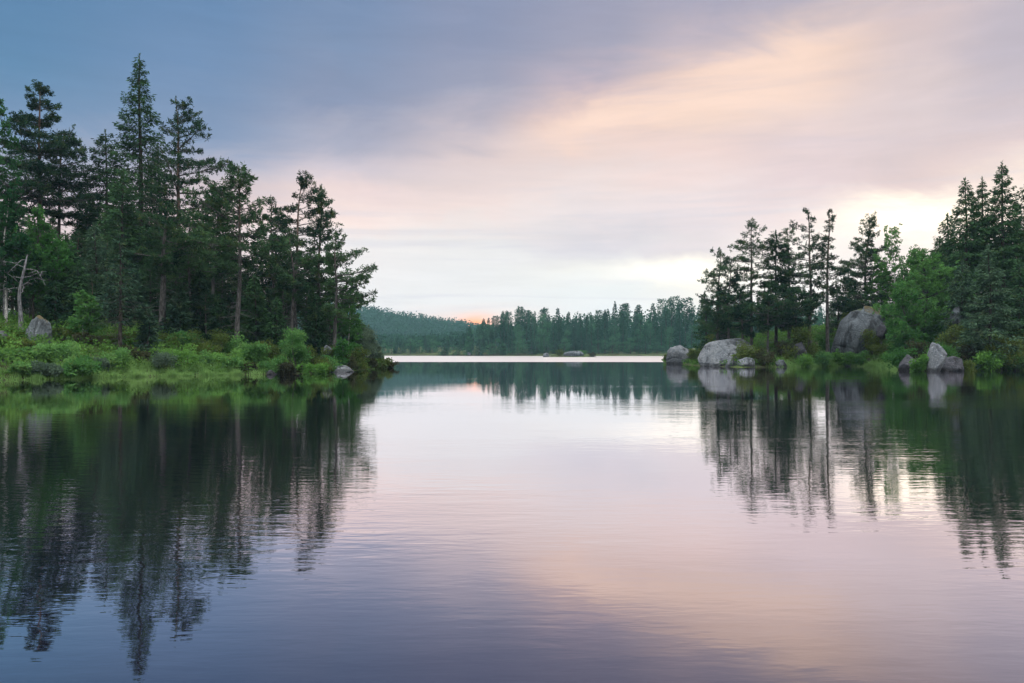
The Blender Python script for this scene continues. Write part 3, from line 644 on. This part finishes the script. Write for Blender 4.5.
# ------------------------------------------------------------------ shrubs
def BU(px, D, top, Rm, kind, label, group, name='bush', cat='bush', rz=0, **k):
    ls = random.Random(int(px*7+top)).uniform(.7, 1.35); lf = k.pop('leaf', (.16, .09)); k['leaf'] = (lf[0]*ls, lf[1]*ls); k['n'] = int(k.get('n', 2600)/ls**1.3)
    return plant(name, bush(max(.5, height(px, D, top, .05)), Rm, rg(), kind, **k), px, D, label, cat, group, .05, rz)
SL, SR = 'shrubs on the left bank', 'shrubs on the right bank'
BU(298, 56.5, 322, 1.5, 'bright', 'rowan bush with bright green leaves, tallest shrub on the left bank', SL, n=5200)
BU(318, 57.5, 349, 1.3, 'olive', 'olive bush leaning on the right side of the tall rowan bush', SL, n=2600)
BU(252, 55.5, 337, 1.2, 'bright', 'bright green shrub just right of the pale grey pine trunk', SL, n=3000)
BU(272, 54.5, 357, 1.3, 'bright', 'low bright green shrub at the foot of the rowan bush', SL, n=2600)
BU(314, 55.0, 364, 1.3, 'fern', 'low fern clump at the waterline below the olive bush', SL, n=2200)
BU(225, 53.5, 350, 1.4, 'fern', 'fern clump left of the pale grey pine trunk', SL, n=2600)
BU(200, 55.5, 342, 1.5, 'olive', 'olive shrub behind the ferns, midway along the left bank', SL, n=2600)
BU(178, 52.0, 344, 1.4, 'fern', 'yellowish green fern clump right of the young spruce', SL, n=2600)
BU(134, 50.5, 348, 1.2, 'heather', 'brown heather clump at the foot of the young spruce', SL, n=2600)
BU(160, 50.0, 354, 1.0, 'willow', 'small grey green willow right under the young spruce', SL, n=2000)
BU(118, 48.8, 347, 1.1, 'bright', 'fresh green bush around the pale slim spruce trunk', SL, n=2600)
BU(113, 48.3, 358, .9, 'fern', 'round fern clump by the grass edge under the slim spruce', SL, n=1800)
BU(88, 51.5, 334, 1.4, 'heather', 'dark brown thicket right of the big round boulder', SL, n=3000)
BU(98, 47.6, 360, 1.1, 'willow', 'willow tuft at the water right of the bright thicket', SL, n=2000)
BU(66, 46.2, 341, 1.5, 'bright', 'bright willow thicket in front of the big round boulder', SL, n=4600)
BU(44, 45.6, 345, 1.4, 'bright', 'bright willow bush left of the thicket below the boulder', SL, n=4200)
BU(80, 44.9, 357, 1.2, 'bright', 'pale green bush low at the water below the bright thicket', SL, n=3000)
BU(22, 45.0, 350, 1.4, 'bright', 'fresh green bush near the left edge at the waterline', SL, n=3600)
BU(2, 44.2, 352, 1.4, 'bright', 'green bush cut by the left edge at the waterline', SL, n=3200)
BU(50, 43.9, 362, 1.2, 'willow', 'grey green sedge-like bush dipping into the water', SL, n=2600)
BU(18, 43.2, 365, 1.0, 'bright', 'low green bush hanging over the water near the left edge', SL, n=2200)
BU(22, 50.5, 334, 1.2, 'olive', 'olive hummock between the dead trunk and the left boulder', SL, n=2400)
BU(-20, 45.0, 350, 1.6, 'bright', 'green bush just beyond the left edge of the picture', SL, n=2200)
for px, D, top, rm, kd, lb in (
    (168, 57, 331, 1.3, 'olive', 'yellow green shrub at the foot of the straight thick pine trunk'),
    (146, 58, 330, 1.2, 'heather', 'brown shrub in the shade left of the straight thick pine trunk'),
    (186, 58, 333, 1.4, 'bright', 'bright bush among trunks, uphill of the ferns midway along the bank'),
    (212, 57, 331, 1.5, 'olive', 'olive bush uphill between two pine trunks midway along the bank'),
    (232, 57.5, 335, 1.3, 'bright', 'fresh green bush close behind the pale grey pine trunk'),
    (206, 53, 352, 1.3, 'bright', 'bright low bush by the grass midway along the left bank'),
    (190, 52, 357, 1.1, 'fern', 'yellow green fern tuft at the edge of the shore grass'),
    (236, 53, 356, 1.0, 'bright', 'bright tuft at the right end of the shore grass'),
    (104, 53, 340, 1.2, 'olive', 'olive shrub uphill of the fresh green bush by the slim spruce'),
    (128, 55, 334, 1.2, 'olive', 'dull olive shrub behind the pale slim spruce trunk'),
    (62, 52, 330, 1.1, 'olive', 'mossy olive shrub hugging the right side of the round boulder'),
    (266, 58, 341, 1.3, 'olive', 'olive shrub uphill between the grey pine and the rowan bush'),
    (330, 59.5, 356, 1.1, 'bright', 'fresh green shrub left of the flat shore rock'),
    (336, 63, 340, 1.1, 'olive', 'olive shrub around the pale trunk of the point pine'),
    (357, 66, 349, 1.1, 'olive', 'olive shrub on the spine of the point'),
    (12, 47, 340, 1.2, 'olive', 'mossy olive mound behind the left edge boulder')):
    BU(px, D, top, rm, kd, lb, SL, n=2600)
BU(358, 72, 322, 1.6, 'willow', 'grey green willow behind the light birch near the point', SL, n=4200, leaf=(.2, .1))
BU(367, 75.0, 320, 1.55, 'willow', 'round grey willow at the very tip of the point', SL, n=5600, leaf=(.2, .1))
BU(378, 76.0, 345, .9, 'willow', 'small grey willow hanging over the water at the tip', SL, n=2400, leaf=(.18, .1))
BU(386, 75.2, 361, .9, 'heather', 'low brown heather at the last low end of the point', SL, n=1600)
BU(382, 74.0, 358, .9, 'olive', 'low olive heather just before the last low end of the point', SL, n=1600)
BU(345, 62.5, 333, 1.0, 'birch', 'leafy birch scrub under the point pine', SL, n=2200)
BU(366, 69.0, 357, 1.1, 'heather', 'brown heather mound on the point', SL, n=2200)
BU(348, 64.0, 355, 1.0, 'heather', 'brown heather mound behind the flat shore rock', SL, n=2200)
BU(379, 72.0, 360, .9, 'olive', 'olive heather at the outer end of the point', SL, n=1800)
BU(245, 53.4, 364, 1.2, 'heather', 'dark heather overhanging the water below the grey pine trunk', SL, n=2400)
BU(285, 54.2, 364, 1.1, 'heather', 'dark heather overhanging the water below the rowan bush', SL, n=2200)
BU(748, 81, 343, 1.7, 'olive', 'olive bush draped over the right side of the big grey rock', SR, n=3000)
BU(762, 79.5, 349, 1.4, 'heather', 'dark heather bush over the small pale shore rocks', SR, n=2600)
BU(694, 91, 343, .75, 'olive', 'yellow green bush in the cleft between the two grey rocks', SR, n=1800)
BU(668, 108, 352, .6, 'olive', 'tiny bush at the lake end of the small grey rock', SR, n=1000)
BU(802, 83, 323, 1.7, 'olive', 'yellow green shrub on the slope left of the cliff rock', SR, n=3200)
BU(784, 83, 335, 1.3, 'heather', 'brown heather on the slope between the shrubs', SR, n=2600)
BU(812, 83.5, 340, 1.4, 'olive', 'olive shrub lower on the slope left of cliff rock', SR, n=2600)
BU(828, 87, 330, 1.5, 'birch', 'leafy shrub touching the left side of the cliff rock', SR, n=2600)
BU(836, 84, 350, 1.1, 'fern', 'fern clump at the left foot of the cliff rock', SR, n=2000)
BU(872, 83, 326, 1.25, 'olive', 'dark olive shrub growing on the right flank of the cliff rock', SR, n=2800)
BU(880, 82, 342, 1.0, 'olive', 'lower olive shrub at the right foot of the cliff rock', SR, n=2000)
BU(800, 80.5, 354, 1.2, 'fern', 'bright fern clump by the water left of the grassy cove', SR, n=2200)
BU(892, 76, 350, 1.3, 'fern', 'bright ferns on the grassy cove right of the cliff rock', SR, n=2200)
BU(918, 68, 342, 1.1, 'heather', 'dark bush between the dark slab and upright pale slab', SR, n=2200)
BU(958, 68, 322, 1.5, 'olive', 'yellow green shrub right of the upright pale slab', SR, n=3200)
BU(966, 66, 344, 1.3, 'heather', 'brown heather above the low dark slab', SR, n=2600)
BU(974, 65.2, 358, .9, 'fern', 'fern clump at the water right of the low dark slab', SR, n=1800)
BU(1016, 64, 350, 1.2, 'bright', 'green bush by the water near the right edge', SR, n=2400)
BU(1012, 67, 325, 1.4, 'olive', 'olive shrub right of the grey green spruce', SR, n=2600)
BU(1034, 63, 335, 1.6, 'olive', 'olive bush just beyond the right edge of the picture', SR, n=2200)
for px, D, top, rm, kd, lb in (
    (921, 62.5, 356, .8, 'fern', 'fern tuft at the water left of the upright pale slab'),
    (944, 66, 338, 1.3, 'birch', 'leafy shrub directly behind the upright pale slab'),
    (968, 62.6, 361, .8, 'olive', 'small olive tuft at the water right of the low dark slab'),
    (900, 66, 344, 1.2, 'birch', 'leafy shrub behind the dark narrow slab'),
    (848, 83, 349, 1.0, 'fern', 'bright fern tuft in front of the cliff rock'),
    (862, 82, 352, .9, 'bright', 'bright grass tuft in front of the cliff rock'),
    (714, 88, 333, 1.0, 'olive', 'yellow green shrub growing behind the top of the largest grey rock'),
    (822, 82, 350, 1.2, 'bright', 'bright shrub on the grassy cove left of the cliff rock'),
    (790, 82, 345, 1.2, 'olive', 'olive shrub just above the stones at the waterline'),
    (846, 90, 305, 1.1, 'olive', 'olive shrub on the left shoulder of the cliff rock'),
    (990, 63.5, 352, 1.2, 'fern', 'fern clump under the grey green spruce'),
    (1000, 64, 338, 1.3, 'olive', 'olive shrub against the skirts of the grey green spruce')):
    BU(px, D, top, rm, kd, lb, SR, n=2400)
BU(940, 74, 318, 1.5, 'birch', 'leafy scrub above the upright pale slab', SR, n=2800)

# ------------------------------------------------------------------ boulders
def boulder(name, px, D, zc, size, m, label, rs, rz=0.0, rough=.22, cat='boulder', group=None, tilt=0.0, sub=4, cut=13):
    import bmesh
    from mathutils import noise as mn, Vector
    bm = bmesh.new(); bmesh.ops.create_icosphere(bm, subdivisions=sub, radius=1.0); rr = random.Random(rs)
    off = Vector((rr.uniform(-50, 50), rr.uniform(-50, 50), rr.uniform(-50, 50)))
    planes = [(Vector((rr.gauss(0, 1), rr.gauss(0, 1), rr.gauss(0, .8))).normalized(), rr.uniform(.55, .85)) for _ in range(cut)]
    for v in bm.verts:
        c = v.co.normalized(); p_ = c*1.0
        p_ = p_*(1 + rough*mn.fractal(c*1.1+off, 1.0, 2.0, 3) + rough*.55*mn.fractal(c*3.6+off, 1.0, 2.0, 3))
        for nrm, dd in planes:                       # fracture faces
            e = p_.dot(nrm) - dd
            if e > 0: p_ = p_ - nrm*e*.88
        v.co = Vector((p_.x*size[0], p_.y*size[1], p_.z*size[2]))
    me = bpy.data.meshes.new(name); bm.to_mesh(me); bm.free(); me.materials.append(M[m])
    for q in me.polygons: q.use_smooth = True
    x, y = P(px, D); o_ = obj(name, me, None, (x, y, zc)); o_.rotation_euler = (0, tilt, rz)
    return tag(o_, label, cat, group)
def BO(px, D, ytop, ybot, wpx, depth, m, label, rs, **k):
    k2 = F_PX/D; zt = (HZ-ytop)/k2 + CAM_H; zb = (HZ-ybot)/k2 + CAM_H; 
    lo = zb - .35*(zt-zb) - .15
    return boulder('boulder', px, D, (zt+lo)/2, (wpx/k2/2*1.08, depth, (zt-lo)/2*1.1), m, label, rs, **k)
BL, BR = 'boulders on the left bank', 'boulders on the right bank'
BO(40, 50.5, 319, 342, 28, 1.0, 'rockmoss', 'big round boulder with a mossy cap in front of the dark wood', 4, group=BL)
BO(-3, 47.5, 329, 350, 26, 1.0, 'rockdark', 'dark purple grey boulder cut by the left edge', 9, group=BL)
BO(341, 60.5, 365.5, 372.5, 36, 1.6, 'rockpale', 'flat grey rock at the waterline below the point pine', 14, group=BL, rough=.15)
BO(327, 62, 345, 351, 9, .5, 'rock', 'small grey rock left of the point pine trunk', 22, group=BL)
BO(271, 53.0, 371, 375, 12, .5, 'rockdark', 'small dark stone at the water below the heather', 31, group=BL)
BO(680, 101, 346.5, 367, 30, 2.4, 'rockpale', 'smaller grey rock at the lake end of the right bank', 41, group=BR, rough=.18)
BO(723, 84.5, 333, 370, 56, 3.0, 'rockpale', 'largest grey rock, rounded, rising from the water on the right', 45, group=BR, rough=.12, cut=6)
BO(731, 80.5, 361, 369, 15, .8, 'rockpale', 'pale stone at the right foot of the largest grey rock', 52, group=BR)
BO(746, 79.2, 358, 369, 19, .9, 'rockpale', 'pale stone at the waterline under the dark heather bush', 57, group=BR)
BO(781, 80, 360, 369, 15, .9, 'rock', 'grey stone at the waterline right of the heather', 63, group=BR)
BO(857, 86, 313, 358, 50, 2.6, 'rock', 'tall cliff-like rock with dark streaks above the cove', 76, group=BR, rough=.16, tilt=.12, cut=8)
BO(871, 85.5, 306, 322, 30, 1.6, 'rockmoss', 'flat topped block lying on the cliff-like rock', 77, group=BR, rough=.15)
BO(884, 82, 322, 333, 14, .8, 'rockdark', 'small dark stone right of the flat topped block', 81, group=BR)
BO(800, 82.5, 344, 358, 20, .9, 'rockdark', 'dark low rock half buried in the heather slope', 85, group=BR)
BO(783, 85.5, 319, 326, 14, .8, 'rockpale', 'pale rock showing under the spreading pines', 88, group=BR)
BO(909, 64.5, 352, 372, 18, 1.1, 'rockdark', 'dark narrow slab left of the upright pale slab', 94, group=BR)
BO(934, 62.2, 343, 373, 17, 1.3, 'rockpale', 'upright pale slab standing in the water', 97, group=BR, tilt=.22, rough=.2)
BO(951, 62.9, 357, 373, 30, 1.2, 'rockdark', 'low dark slab leaning against the upright pale slab', 105, group=BR, rough=.15)
BO(957, 69.5, 308, 320, 10, .6, 'rock', 'small grey stone among the shrubs above the pale slab', 110, group=BR)
BO(573, 238, 350.2, 357, 24, 2.6, 'rock', 'grey hump of rock on the little island', 120, sub=3)
BO(546, 236, 353.3, 357.2, 8, .8, 'rockpale', 'pale low stone left of the little island', 124, sub=3)
BO(469, 305, 352, 356.5, 4, .8, 'rockpale', 'tiny pale rock on the far shoreline', 128, sub=3)
def TB(px, D, top, Rm, kind, label):
    return plant('bush', bush(max(.6, height(px, D, top, .05)), Rm, rg(), kind, n=500, leaf=(.35, .2)), px, D, label, 'bush', 'shrubs on the little island', .05)
TB(560, 238, 349, 1.6, 'olive', 'olive bush left of the rock hump on the little island')
TB(582, 240, 349, 1.5, 'birch', 'green bush behind the rock hump on the little island')
TB(592, 237, 353, 1.2, 'heather', 'low brown bush at the right tip of the little island')

# ------------------------------------------------------------------ ground cover and shore grass (uncountable)
def cover(name, poly, n, dmin, dmax, xr, yr, rs, m, per, size, hgt):
    g = np.random.default_rng(rs); X = g.uniform(*xr, n*3); Y = g.uniform(*yr, n*3); d = sdf(poly, X, Y)
    k = (d > dmin) & (d < dmax) & (g.random(n*3) < 1.2 - d/dmax*.6); X, Y = X[k][:n], Y[k][:n]; Z = ground_z(X, Y)
    tall = hgt*(.35 + .9*np.clip(.5+.8*wob(X, Y, 1.3, 5), 0, 1.2))
    i = np.repeat(np.arange(len(X)), per); N = len(i); c = np.stack([X[i], Y[i], Z[i]], 1) + np.stack([g.normal(0, .16, N), g.normal(0, .16, N), g.random(N)*tall[i]], 1)
    dd = unit(rnd_unit(g, N) + np.array([[0, 0, .5]])); q = Q()
    q.cards(c, dd, unit(np.cross(dd, rnd_unit(g, N))), g.uniform(.6, 1.4, N)*size[0], g.uniform(.6, 1.4, N)*size[1]); return q
q = cover('a', LAND_L, 16000, .15, 30, (-48, -9), (40, 92), 1, 'cover', 8, (.17, .10), .75)
q2 = cover('b', LAND_R, 13000, .15, 32, (18, 62), (58, 118), 2, 'cover', 7, (.20, .12), .6)
for V_, F_ in zip(q2.V, q2.F): q.add(V_, F_ )
tag(obj('ground_cover', q.mesh('ground_cover', [M['cover']])), 'bilberry, moss and low leafy ground cover under the trees', 'ground cover', kind='stuff')
def grass(poly, n, lo, hi, xr, yr, rs, H, cond):
    g = np.random.default_rng(rs); X = g.uniform(*xr, n*8); Y = g.uniform(*yr, n*8); d = sdf(poly, X, Y)
    k = (d > lo) & (d < hi) & cond(X + g.normal(0, .9, n*8), Y) & (wob(X, Y, 1.5, 7) > -.35 + .3*g.normal(0, 1, n*8)); X, Y = X[k][:n], Y[k][:n]; N = len(X); Z = np.maximum(ground_z(X, Y), -.12)
    a = g.uniform(0, 6.28, N); le = g.uniform(.1, 1.1, N); q = Q()
    L = H*g.uniform(.45, 1.25, N)*np.clip(.75 + .75*wob(X, Y, 2.1, 3), .3, 1.6); b = np.stack([X, Y, Z], 1); d1 = unit(np.stack([np.cos(a)*le*.4, np.sin(a)*le*.4, np.ones(N)], 1)); d2 = unit(np.stack([np.cos(a)*le*1.6, np.sin(a)*le*1.6, np.ones(N)*.9], 1))
    s = np.stack([-np.sin(a), np.cos(a), 0*a], 1); w = g.uniform(.010, .022, N)
    m_ = b + d1*(L*.55)[:, None]; tip = m_ + d2*(L*.5)[:, None]; V = np.stack([b-s*w[:, None], b+s*w[:, None], m_+s*w[:, None]*.7, m_-s*w[:, None]*.7, m_-s*w[:, None]*.7, m_+s*w[:, None]*.7, tip+s*.002, tip-s*.002], 1)
    q.add(V, np.arange(N*8).reshape(N*2, 4)); return q
def pxof(X, Y): return 512 + X/Y*F_PX
q = grass(LAND_L, 46000, -.5, 2.0, (-34, -14), (41, 60), 3, .50, lambda X, Y: (pxof(X, Y) > 84) & (pxof(X, Y) < 245))
q3 = grass(LAND_L, 15000, -.3, 1.2, (-40, -20), (40, 52), 4, .45, lambda X, Y: (pxof(X, Y) < 100))
q4 = grass(LAND_R, 36000, -.5, 5.5, (24, 48), (64, 92), 5, .55, lambda X, Y: (pxof(X, Y) > 785) & (pxof(X, Y) < 905))
q5 = grass(LAND_R, 6000, -.3, 1.5, (32, 48), (58, 72), 6, .45, lambda X, Y: (pxof(X, Y) > 960))
for z_ in (q3, q4, q5):
    for V_, F_ in zip(z_.V, z_.F): q.add(V_, F_)
tag(obj('shore_grass', q.mesh('shore_grass', [M['grass']])), 'pale green grass and sedge along the waterline', 'grass', kind='stuff')

# ------------------------------------------------------------------ far shore: every tree its own copy
def far_conifer(H, Rm, rng, m, pinelike=False):
    q = Q(); pts = trunk_pts(H, rng, (rng.normal(0, .3), 0), .1, 6); q.tube(pts, taper(pts[:, 2], H*1.02, .012*H), 5, 1)
    n = 1300; u = rng.random(n)**(.75 if not pinelike else 1.0); cb = .03 if not pinelike else .30
    z = H*(1-(1-cb)*u); r = Rm*((u**.8) if not pinelike else np.sin(np.clip(u*1.1+.12, 0, 1)*math.pi)**.6*.9)
    a = rng.uniform(0, 6.28, n); lay = .55+.45*np.sin(z*3.1+np.floor(a*2)*1.7)
    rr = r*np.sqrt(rng.random(n))*(.55+.55*lay); p = on_trunk(pts, z) + np.stack([np.cos(a)*rr, np.sin(a)*rr, -.18*rr*(0 if pinelike else 1)], 1)
    d = unit(np.stack([np.cos(a), np.sin(a), (rng.normal(-.25, .3, n) if not pinelike else rng.normal(.2, .5, n))], 1) + rng.normal(0, .3, (n, 3)))
    q.cards(p, d, unit(np.cross(d, rnd_unit(rng, n)+np.array([[0, 0, 1.]]))), rng.uniform(.45, 1.0, n), rng.uniform(.22, .5, n), 0)
    q.cards(on_trunk(pts, np.array([H*.97]*6)), unit(rng.normal(0, .25, (6, 3))+np.array([[0, 0, 1.]])), rnd_unit(rng, 6), np.full(6, .8), np.full(6, .25), 0)
    return q.mesh('far_tree', [M[m], M['bark']])
def far_birch(H, Rm, rng):
    q = Q(); pts = trunk_pts(H, rng, (rng.normal(0, .4), 0), .2, 6); q.tube(pts, taper(pts[:, 2], H*1.02, .010*H), 5, 1)
    k = 22; z = H*rng.uniform(.08, .95, k); rr = Rm*np.sin(np.clip((z/H+.08)*.95, 0, 1)*math.pi)**.7; a = rng.uniform(0, 6.28, k)
    c = on_trunk(pts, z) + np.stack([np.cos(a)*rr*.7, np.sin(a)*rr*.7, 0*a], 1); n = 900; j = rng.integers(0, k, n)
    v = rnd_unit(rng, n); p = c[j] + v*(rng.uniform(.3, 1, n)*Rm*.5)[:, None]
    d = rnd_unit(rng, n); q.cards(p, d, unit(np.cross(d, rnd_unit(rng, n))), rng.uniform(.35, .75, n), rng.uniform(.25, .5, n), 0)
    return q.mesh('far_tree', [M['farbirch'], M['bark']])
protos = {'spruce': [far_conifer(18, h_, rg(), 'farspruce') for h_ in (2.6, 3.0, 2.3, 3.3)],
          'pine': [far_conifer(18, h_, rg(), 'farpine', True) for h_ in (2.6, 3.1, 2.3)],
          'birch': [far_birch(15, h_, rg()) for h_ in (3.0, 3.5)]}
skyx = [380, 400, 430, 455, 470, 490, 510, 540, 556, 575, 590, 604, 616, 632, 650, 665, 690, 720, 780, 860]
skyy = [336, 334, 333, 332, 324, 316, 307, 301, 307, 312, 309, 302, 299, 306, 300, 297, 296, 297, 296, 296]
labels = {'spruce': 'dark pointed spruce in the dense wood along the far shore', 'pine': 'bare-stemmed pine in the dense wood along the far shore', 'birch': 'pale green birch in the dense wood along the far shore'}
fr = np.random.default_rng(77); nfar = 0
for row, (D, lo) in enumerate(((310, .62), (316, .74), (324, .86), (334, .96), (346, 1.0), (358, .97))):
    n = 37
    for k in range(n):
        px = 380 + (k + fr.uniform(-.45, .45) + .5*(row % 2))*(860-380)/n*.92
        Dk = D + fr.uniform(-3, 3) + (16 if px < 465 else 0)
        x, y = P(px, Dk); z = gz(x, y) - .2
        if z < 0: z = -.1
        kind = fr.choice(['spruce', 'pine', 'birch'], p=[.52, .30, .18] if row > 2 else [.5, .12, .38])
        yt = np.interp(px, skyx, skyy) ; fullH = (HZ-yt)/F_PX*Dk + CAM_H - z
        Hh = max(4, fullH*lo*fr.uniform(.73, 1.03)*(.88 if kind == 'birch' else 1)) ; Hp = 15 if kind == 'birch' else 18
        me = protos[kind][int(fr.integers(0, len(protos[kind])))]
        o_ = obj({'spruce': 'spruce_tree', 'pine': 'pine_tree', 'birch': 'birch_tree'}[kind], me, None, (x, y, z)); s = Hh/Hp
        w = s*fr.uniform(.75, 1.1) if s > .7 else s*1.15
        o_.scale = (w, w, s); o_.rotation_euler = (0, 0, fr.uniform(0, 6.28)); tag(o_, labels[kind], kind, 'trees along the far shore'); nfar += 1

for k in range(46):
    px = 384 + k*6.2 + fr.uniform(-2.5, 2.5); Dk = (322 if px < 440 else 306) + fr.uniform(-1.5, 2); x, y = P(px, Dk); z = max(gz(x, y), 0) - .2
    kind = fr.choice(['spruce', 'birch']); Hh = fr.uniform(3.0, 7.0); s = Hh/(15 if kind == 'birch' else 18)
    o_ = obj(kind + '_tree', protos[kind][int(fr.integers(0, len(protos[kind])))], None, (x, y, z)); o_.scale = (s*1.9, s*1.9, s); o_.rotation_euler = (0, 0, fr.uniform(0, 6.28))
    tag(o_, {'spruce': 'low young spruce at the far waterline in front of the dense wood', 'birch': 'low leafy birch at the far waterline in front of the dense wood'}[kind], kind, 'young trees along the far waterline')

# hill forest: one far-off mass
g = np.random.default_rng(9); n = 5200; px = g.uniform(150, 640, n); D = g.uniform(760, 960, n)**1.0
X = (px-512)/F_PX*D; Y = D; Z = ground_z(X, Y); q = Q()
per = 26; i = np.repeat(np.arange(n), per); N = len(i); H = g.uniform(9, 16, n); Rm = H*g.uniform(.14, .22, n); u = g.random(N)**.7
a = g.uniform(0, 6.28, N); rr = Rm[i]*u*np.sqrt(g.random(N))
p = np.stack([X[i]+np.cos(a)*rr, Y[i]+np.sin(a)*rr, Z[i]+H[i]*(1-.95*u)], 1)
d = unit(np.stack([np.cos(a)*.8, np.sin(a)*.8, g.normal(.1, .6, N)], 1)); q.cards(p, d, unit(np.cross(d, rnd_unit(g, N))), g.uniform(1.2, 2.6, N), g.uniform(.9, 1.7, N))
tag(obj('hill_forest', q.mesh('hill_forest', [M['farspruce']])), 'blue hazed spruce forest covering the distant hill', 'forest', kind='stuff')
# wood between the far shore and the hill, behind the front rows
g = np.random.default_rng(19); n = 1500; px = g.uniform(300, 1000, n); D = g.uniform(372, 520, n)
X = (px-512)/F_PX*D; Y = D; Z = ground_z(X, Y); q = Q(); per = 60; i = np.repeat(np.arange(n), per); N = len(i)
yt = np.interp(px, [300, 440, 470, 520, 600, 1000], [335, 334, 331, 318, 312, 306]); H = np.clip((HZ-yt)/F_PX*D + CAM_H - Z, 5, 22)*g.uniform(.7, 1.05, n)
Rm = H*g.uniform(.13, .2, n); u = g.random(N)**.7; a = g.uniform(0, 6.28, N); rr = Rm[i]*u*np.sqrt(g.random(N))
p = np.stack([X[i]+np.cos(a)*rr, Y[i]+np.sin(a)*rr, Z[i]+H[i]*(1-.95*u)], 1)
d = unit(np.stack([np.cos(a)*.8, np.sin(a)*.8, g.normal(.1, .6, N)], 1)); q.cards(p, d, unit(np.cross(d, rnd_unit(g, N))), g.uniform(.8, 1.8, N), g.uniform(.5, 1.1, N))
tag(obj('back_forest', q.mesh('back_forest', [M['farspruce']])), 'unbroken dark wood filling in behind the far shore trees', 'forest', kind='stuff')

# ------------------------------------------------------------------ evening haze over the lake
hm, t, o = mat('evening haze')
pv = t.new('ShaderNodeVolumePrincipled'); pv.inputs['Color'].default_value = (.50, .78, 1.0, 1); pv.inputs['Density'].default_value = .00012
t.link(pv.outputs[0], o.inputs['Volume'])
x0, x1, y0, y1, z0, z1 = -1520, 1520, -160, 1400, -3.6, 78
hq = Q(); hq.add([(x0, y0, z0), (x1, y0, z0), (x1, y1, z0), (x0, y1, z0), (x0, y0, z1), (x1, y0, z1), (x1, y1, z1), (x0, y1, z1)],
                 [[0, 3, 2, 1], [4, 5, 6, 7], [0, 1, 5, 4], [1, 2, 6, 5], [2, 3, 7, 6], [3, 0, 4, 7]])
tag(obj('haze', hq.mesh('haze', [hm])), 'thin blue evening haze over the lake', 'haze', kind='stuff')
